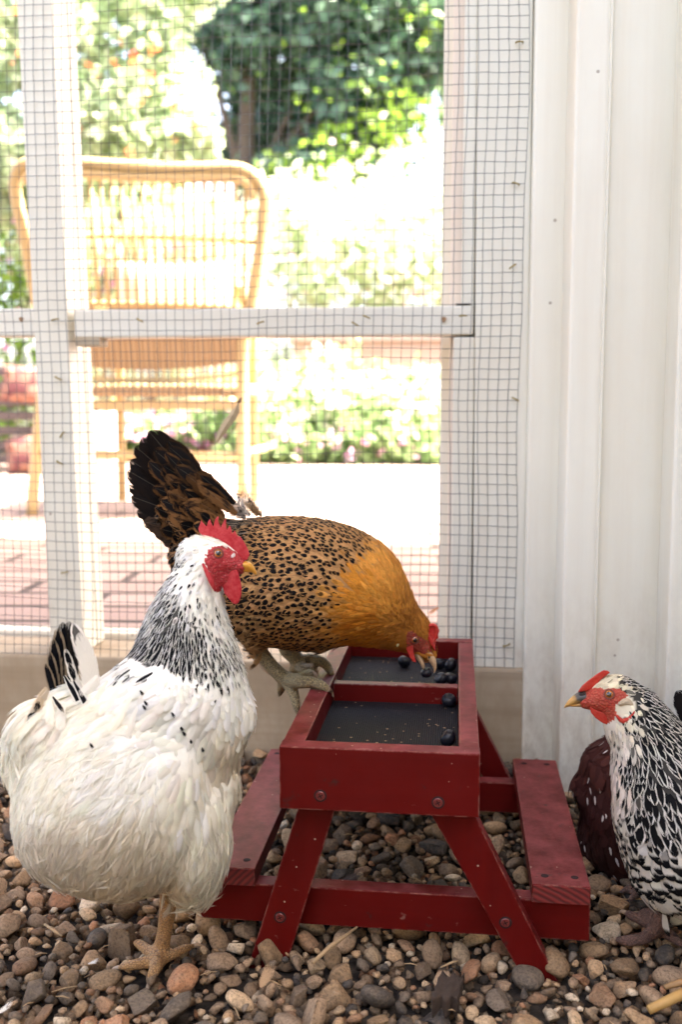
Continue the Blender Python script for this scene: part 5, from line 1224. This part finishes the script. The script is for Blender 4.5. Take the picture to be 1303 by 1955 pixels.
# ---- silver-laced hen at the right ---------------------------------------------------------------
def silver_hen():
    Y = .845
    z = zoomer(1060, 1260, 5.362)
    trunk = [[(1175, 1335, Y, 40, .02), (1196, 1352, Y, 56, .027), (1232, 1402, Y, 68, .038), (1262, 1470, Y, 98, .052), (1300, 1530, Y, 128, .066), (1350, 1580, Y, 165, .08), (1420, 1600, Y, 172, .085), (1500, 1590, Y, 150, .078), (1570, 1560, Y, 100, .055), (1610, 1540, Y, 50, .03)],
             [(1212, 1470, Y, 36, .03), (1228, 1560, Y, 56, .045), (1282, 1650, Y, 84, .05)]]
    head = [[(1182, 1330, Y, 42, .0205), (1160, 1329, Y, 37, .019), (1138, 1334, Y, 27, .014), (1122, 1337, Y, 18, .010)], [(1180, 1352, Y, 28, .016), (1160, 1350, Y, 22, .013)]]
    def g(px, py, r, z_=.012): return (px, py, GY(px, py, z_), r)
    limbs = [[(1310, 1690, .86, 26), (1272, 1742, .86, 18), g(1258, 1768, 17, .02)], [g(1258, 1772, 16), g(1232, 1790, 12), g(1202, 1796, 11), g(1182, 1794, 7, .010)], [g(1256, 1768, 14, .014), g(1228, 1757, 11), g(1205, 1747, 9), g(1195, 1742, 5)],
             [g(1258, 1764, 13, .016), g(1244, 1748, 12, .02), g(1232, 1742, 9, .016), g(1228, 1752, 6)], [g(1264, 1774, 13), g(1284, 1788, 11), g(1300, 1800, 8), g(1310, 1806, 4)]]
    claws = [[g(1184, 1794, 6, .01), g(1174, 1793, 4, .008), g(1166, 1796, .8, .004)], [g(1197, 1743, 5), g(1189, 1740, 3.6), g(1183, 1743, .8, .008)]]
    face = z((180, 400), (300, 310), (400, 285), (480, 280), (600, 275), (720, 325), (745, 365), (690, 420), (610, 480), (640, 560), (610, 610), (560, 640), (400, 620), (200, 500))
    wt, bk_ = (.56, .52, .46), (.60, .575, .53)
    an = [(1180, 1300, 1, .1, 10, 3.4, .08, 2.9), (1220, 1310, .9, .45, 15, 4.2, .07, 3.3), (1200, 1370, .3, 1, 12, 3.6, .08, 3.0), (1250, 1360, .75, .7, 20, 5.2, .07, 4.0), (1180, 1420, -.05, 1, 14, 4.2, .08, 3.5), (1220, 1430, .2, 1, 22, 5.4, .07, 4.2), (1280, 1430, .6, .85, 28, 7, .06, 4.8), (1200, 1510, .05, 1, 22, 8, .08, 5.0), (1260, 1530, .25, 1, 30, 8, .06, 5.2), (1330, 1520, .6, .8, 34, 11, .05, 6), (1220, 1600, .2, 1, 24, 14, .09, 6.6), (1290, 1620, .25, 1, 26, 17, .08, 7.6), (1360, 1620, .5, .9, 28, 18, .08, 8), (1270, 1700, .3, 1, 24, 15, .1, 7), (1330, 1740, .4, 1, 24, 14, .1, 7), (1480, 1560, 1, .3, 36, 16, .08, 8)]
    co = [(1165, 1300, .70, .62, .44, 0, 0, .3, .3, .6), (1200, 1293, *bk_, 0, 0, .9, .35, .8), (1240, 1320, *bk_, 0, 0, .9, .35, .8), (1198, 1348, .70, .63, .48, 0, 0, .1, .35, .7), (1188, 1400, .72, .64, .54, 0, 0, .3, .4, .7), (1215, 1380, .72, .66, .56, 0, 0, .8, .4, .8), (1205, 1440, *bk_, 0, 0, .8, .4, .8), (1235, 1350, *bk_, 0, 0, .9, .35, .8), (1225, 1325, *bk_, 0, 0, .9, .35, .8), (1178, 1460, .70, .60, .53, .2, .2, .2, .4, .5), (1230, 1400, *bk_, 0, 0, .8, .35, .85), (1220, 1460, *bk_, 0, 0, .95, .35, .85), (1270, 1430, *bk_, 0, 0, 1, .35, .85), (1290, 1510, *bk_, 0, 0, 1, .3, .8), (1240, 1540, *bk_, 0, 0, 1, .3, .7), (1195, 1560, *wt, 0, .7, .3, .3, .3), (1230, 1620, *wt, 0, 1, 0, .15, .15), (1290, 1610, *wt, 0, 1, 0, .12, .1), (1330, 1560, *wt, 0, .7, .5, .2, .3), (1300, 1700, *wt, 0, 1, 0, .2, .15), (1260, 1720, *wt, 0, .9, .1, .4, .3)]
    fm = mat_feather('silver_laced_feather', (.005, .005, .006), .08, quill=0.0)
    an = [(*r_[:4], r_[4], r_[5] * (1.35 if r_[4] < 17 else 1.1), r_[6] * .8, r_[7] * .82) for r_ in an]
    root, me = make_hen('hen', 'black and white laced hen with a low comb facing left at the right edge', tuple(gz(1258, 1772, .012)), trunk, limbs, head, face, None, an, co, fm, mat_skin('grey_under_down'),
                        mat_face('orange_red_face', (.38, .030, .018), (.42, .070, .036), (.46, .19, .11)), mat_leg('pinkish_leg_scale', (.21, .11, .085), (.16, .085, .065), (.06, .035, .03)), claws)
    comb = mat_comb('coral_comb', (.42, .022, .014), (.46, .06, .04))
    piece('comb', comb, root, plate=(z((235, 330), (280, 262), (350, 205), (430, 145), (500, 104), (545, 108), (570, 130), (520, 165), (470, 205), (430, 255), (390, 300), (310, 320)), Y, .009), smooth=5)
    for dy in (-.009, .008): piece('wattle', comb, root, plate=(z((360, 480), (440, 520), (560, 560), (625, 600), (545, 664), (490, 645), (420, 595), (372, 540)), Y + dy, .0036), smooth=4)
    piece('earlobe', comb, root, chains=[[(*p[:2], Y - .0235, p[2] / 5.362, .004) for p in z((640, 575, 16), (690, 625, 26), (745, 610, 30), (800, 560, 22), (820, 520, 8))]])
    piece('ear_tuft', mat_simple('cream_ear_tuft', (.50, .40, .28), .9, .2, 700, .8), root, chains=[[(*p[:2], Y - .0195, p[2] / 5.362, .004) for p in z((670, 450, 24), (735, 425, 40), (785, 450, 24))]])
    t = NT('grey_horn_beak'); s = t.n('ShaderNodeSeparateXYZ', {0: t.obj()}); n = t.noise(t.obj(), 200, 4)
    xt, xb = at(1082, 1345, Y)[0], at(1122, 1345, Y)[0]; zz = at(1100, 1338, Y)[2]
    f = t.math('ADD', t.math('DIVIDE', t.math('SUBTRACT', s.outputs[0], float(xt)), float(xb - xt)), t.math('ADD', t.math('MULTIPLY', t.math('SUBTRACT', s.outputs[2], float(zz)), 55.0), t.math('MULTIPLY', t.math('SUBTRACT', n, .5), .5)))
    t.done(t.bsdf(t.ramp(f, [(.30, (.50, .27, .08)), (.60, (.30, .17, .06)), (.75, (.07, .06, .055)), (1, (.05, .045, .045))]), .38)); bm_ = t.m
    b = piece('beak', bm_, root, chains=[[(*p[:2], Y, p[2] / 5.362, p[3]) for p in z((345, 385, 62, .0085), (270, 385, 62, .0078), (200, 415, 46, .006), (145, 450, 28, .0038), (115, 474, 14, .0018), (102, 490, 4, .0006))], [(*p[:2], Y, p[2] / 5.362, p[3]) for p in z((360, 455, 26, .0065), (280, 462, 20, .0055), (200, 468, 12, .004), (150, 472, 5, .0015))]], voxel=.0006, smooth=2)
    h, nrm, d = head_hit(b.data, 1060 + 285 / 5.362, 1260 + 355 / 5.362)
    if h is not None: MB().ball(h, .0020, 2, (1.4, .5, .8)).build('nostril', M['nostril'], root, smooth=True)
    add_eye(root, me, 1060 + 560 / 5.362, 1260 + 352 / 5.362, 9.4)
    rows = [((1590, 1540, Y), (1680, 1380 + 30 * i, Y + .01 * i), 70, .1 * i, .05, (.02, .02, .02), (0, 0, 0, .2), .1) for i in range(5)]
    link_mesh('tail', long_feathers(rows), fm, root, True)
silver_hen()

# ---- mahogany hen behind it ---------------------------------------------------------------------------
def mahogany_hen():
    Y = 1.03
    trunk = [[(1130, 1500, Y, 36, .025), (1160, 1515, Y, 98, .055), (1225, 1550, Y, 146, .075), (1310, 1560, Y, 152, .08), (1390, 1530, Y, 120, .065), (1440, 1490, Y, 70, .04)],
             [(1190, 1470, Y, 78, .045), (1222, 1412, Y, 46, .028), (1234, 1370, Y + .005, 32, .02)], [(1170, 1600, Y, 66, .045), (1205, 1660, Y, 44, .03)]]
    head = [[(1236, 1362, Y + .005, 30, .019), (1222, 1362, Y + .005, 24, .014), (1212, 1366, Y + .005, 14, .008)]]
    def g(px, py, r, z_=.012): return (px, py, GY(px, py, z_), r)
    limbs = [[(1225, 1660, 1.03, 18), (1226, 1700, 1.03, 13), g(1226, 1692, 13)], [g(1226, 1692, 12), g(1205, 1697, 9), g(1188, 1702, 5)], [g(1226, 1692, 12), g(1215, 1706, 9), g(1205, 1718, 5)], [(1290, 1680, 1.03, 18), g(1292, 1696, 13)], [g(1292, 1696, 12), g(1270, 1702, 9), g(1255, 1706, 5)]]
    an = [(1190, 1420, -.35, .95, 20, 8, .07, 5), (1230, 1370, 0, 1, 12, 5, .08, 3.8), (1110, 1480, .1, 1, 22, 13, .08, 6.5), (1110, 1560, .25, 1, 24, 14, .08, 7), (1160, 1640, .4, .9, 24, 14, .1, 7), (1250, 1600, .8, .6, 28, 16, .08, 8), (1350, 1480, 1, .1, 28, 16, .08, 8), (1400, 1600, .8, .6, 26, 14, .1, 8)]
    co = [(1150, 1430, .055, .017, .014, 0, 0, 0, .25, .4), (1110, 1520, .042, .013, .012, .2, 0, 0, .25, .2), (1150, 1620, .035, .012, .010, .2, 0, 0, .25, .2), (1210, 1680, .10, .025, .015, .2, 0, 0, .25, .2), (1300, 1550, .04, .013, .012, .2, 0, 0, .25, .2)]
    fm = mat_feather('mahogany_feather', (.004, .003, .004), .04, quill=0.0, white_tip=(.55, .48, .46))
    root, me = make_hen('hen', 'dark mahogany hen with white flecks standing behind the black and white hen', tuple(gz(1226, 1692, .012)), trunk, limbs, head, None, None, an, co, fm, mat_skin('mahogany_under_down'),
                        mat_face('hidden_red_face', (.4, .06, .04), (.5, .1, .06), (.5, .2, .12)), mat_leg('dusky_leg_scale', (.20, .12, .10), (.16, .10, .08), (.07, .045, .04)), ())
    bkm = mat_beak('dusky_beak', (.25, .17, .1), (.4, .28, .16)); piece('beak', bkm, root, chains=[[(1212, 1366, Y + .005, 10, .006), (1200, 1370, Y + .005, 7, .004), (1190, 1376, Y + .005, 1, .0006)]], voxel=.0008)
    piece('comb', mat_comb('dull_red_comb', (.45, .03, .03), (.55, .06, .05)), root, plate=([(1210, 1350), (1218, 1332), (1226, 1338), (1232, 1324), (1240, 1336), (1248, 1326), (1252, 1344), (1240, 1356)], Y + .005, .004))
    add_eye(root, me, 1226, 1358, 6)
    rows = [((1400, 1480, Y), (1306 + 26 * i, 1316 - 16 * i, Y + .012 * (i - 2)), 60, .15 * (i - 2), .05, (.012, .010, .010), (0, 0, 0, .2), .1) for i in range(7)]
    link_mesh('tail', long_feathers(rows), fm, root, True)
mahogany_hen()
# ------------------------------------------------------------------ small litter: dry leaf, feathers, twigs, straw
def litter():
    lm = mat_simple('dry_leaf', (.40, .31, .19), .8, .35, 120)
    pts = [(455, 770), (446, 790), (436, 806), (424, 826), (414, 846)]; wd = [2, 15, 19, 13, 2]
    mb = MB(); rows = []
    for (px, py), w in zip(pts, wd):
        c = at(px, py, YM - .005); k = w * 1.28 / FPX
        rows.append([mb.bm.verts.new(c + np.array([-k * .8, -.0, -k * .3])), mb.bm.verts.new(c + np.array([0, -.003, 0])), mb.bm.verts.new(c + np.array([k * .8, 0, k * .3]))])
    for a, b in zip(rows[:-1], rows[1:]):
        for i in (0, 1): mb.bm.faces.new((a[i], a[i + 1], b[i + 1], b[i]))
    o = mb.build('dry_leaf', lm); tag(o, 'curled dry leaf caught in the wire mesh above the hen\'s tail', 'leaf')
    c = at(455, 770, YM - .005); MB().tube([c, at(460, 762, YM - .006), at(453, 768, YM - .007)], [.001, .003, .001], 6).build('leaf_stalk', mat_simple('leaf_stalk', (.2, .1, .06), .8), o)
    # small feathers
    fo = mat_feather('loose_orange_feather', (.2, .1, .04), .2, quill=.5)
    b, t = at(846, 1158, YM - .005), at(812, 1170, YM - .006)
    me = long_feathers([((839, 1160, YM - .005), (815, 1171, YM - .006), 9, 0, .15, (.62, .25, .10), (0, 0, 0, .9), .4)])
    tag(link_mesh('loose_feather', me, fo, None, True), 'tiny orange feather stuck in the mesh right of the tray', 'feather')
    rows = [((498, 1885, GY(498, 1885, .012)), (515 + dx, 1842 + dy, GY(515, 1850, .02)), 14, 0, b_, (.50, .33, .20), (0, 0, 0, 1), .5) for dx, dy, b_ in ((0, 0, .1), (-16, 8, -.3), (14, 4, .3), (22, 14, .4), (-8, 2, -.1))]
    tag(link_mesh('loose_feather', long_feathers(rows), fo, None, True), 'wispy brown feather lying on the gravel by the left front leg', 'feather')
    fw = mat_feather('loose_white_feather', (.3, .3, .3), .2)
    rows = [((-6, 1935, GY(0, 1935, .012)), (26, 1918, GY(26, 1918, .018)), 12, 0, .2, (.75, .73, .7), (0, 0, 0, .8), .4)]
    tag(link_mesh('loose_feather', long_feathers(rows), fw, None, True), 'small white feather on the gravel at the lower left corner', 'feather')
    rows = [((168, 1840, GY(168, 1840, .016)), (190, 1836, GY(190, 1836, .02)), 9, 0, .2, (.75, .73, .7), (0, 0, 0, 1), .4)]
    tag(link_mesh('loose_feather', long_feathers(rows), fw, None, True), 'white down feather on the stones left of the white hen\'s foot', 'feather')
    rows = [((640, 1690, GY(640, 1690, .012)), (700, 1672, GY(700, 1672, .02)), 22, 0, .2, (.16, .13, .12), (0, 0, 0, .8), .3)]
    tag(link_mesh('loose_feather', long_feathers(rows), fw, None, True), 'grey feather on the gravel behind the front cross beam', 'feather')
    # twigs and straw
    tw = mat_simple('dry_twig', (.36, .24, .13), .8, .4, 150)
    def twig(name, pts, r, mat, lab, cat):
        mb = MB(); mb.tube([gz(px, py, z) for px, py, z in pts], r, 7); tag(mb.build(name, mat, smooth=True), lab, cat)
    twig('twig', [(598, 1838, .012), (630, 1808, .018), (655, 1790, .022), (682, 1770, .024)], [.0016, .0022, .0018, .001], tw, 'pale forked twig on the gravel under the cross beam', 'twig')
    twig('twig', [(842, 1847, .014), (862, 1838, .018), (876, 1834, .018)], [.0006, .001, .0005], tw, 'short thin twig on the gravel between the front legs', 'twig')
    twig('straw', [(1240, 1928, .03), (1275, 1912, .034), (1330, 1885, .04)], [.0034, .0040, .004], mat_simple('golden_straw', (.46, .27, .09), .6, .3, 100), 'thick golden straw at the lower right corner', 'straw')
    twig('straw', [(1270, 1885, .02), (1300, 1876, .022), (1330, 1870, .024)], [.002, .003, .003], mat_simple('brown_straw', (.34, .19, .08), .6, .3, 100), 'second brown straw stalk above the golden one at the right edge', 'straw')
    twig('twig', [(85, 1765, .014), (105, 1778, .016), (118, 1788, .014)], [.0012, .0014, .0008], tw, 'small dark twig among the stones left of the white hen', 'twig')
    # crumbling wood chip between the front legs
    wc = mat_simple('rotten_wood', (.055, .035, .025), .95, .5, 200, .9)
    c = gz(855, 1898, .008); bm = bmesh.new(); bmesh.ops.create_cube(bm, size=1); bmesh.ops.subdivide_edges(bm, edges=bm.edges[:], cuts=6, use_grid_fill=True)
    for v in bm.verts:
        x, y, z = v.co; f = math.sin(x * 31) * .10 + math.sin(y * 17 + x * 9) * .08 + rng.normal(0, .025)
        v.co = Vector((c[0] + x * .020 * (1 + f) + y * .006, c[1] + y * .034 * (1 + .3 * math.sin(x * 14)), c[2] + z * .014 * (1 + f * 1.4)))
    me = bpy.data.meshes.new('w'); bm.to_mesh(me); bm.free()
    tag(link_mesh('wood_chip', me, wc, None, True), 'dark rotten wood chip half sunk in the gravel between the front legs', 'wood chip')
    # dry grass blades and straw bits lost among the stones: nobody could count them
    mb = MB()
    for _ in range(170):
        x, y = rng.uniform(-.5, .35), rng.uniform(.6, 1.2); a = rng.uniform(0, 6.28); l = rng.uniform(.006, .022)
        p = Vector((x, y, rng.uniform(.004, .012))); d = Vector((math.cos(a) * l, math.sin(a) * l, rng.uniform(-.003, .004)))
        mb.tube([p - d * .5, p + Vector((0, 0, .001)), p + d * .5], [.0003, .0006, .0003], 5)
    tag(mb.build('straw_litter', tw), kind='stuff')
litter()
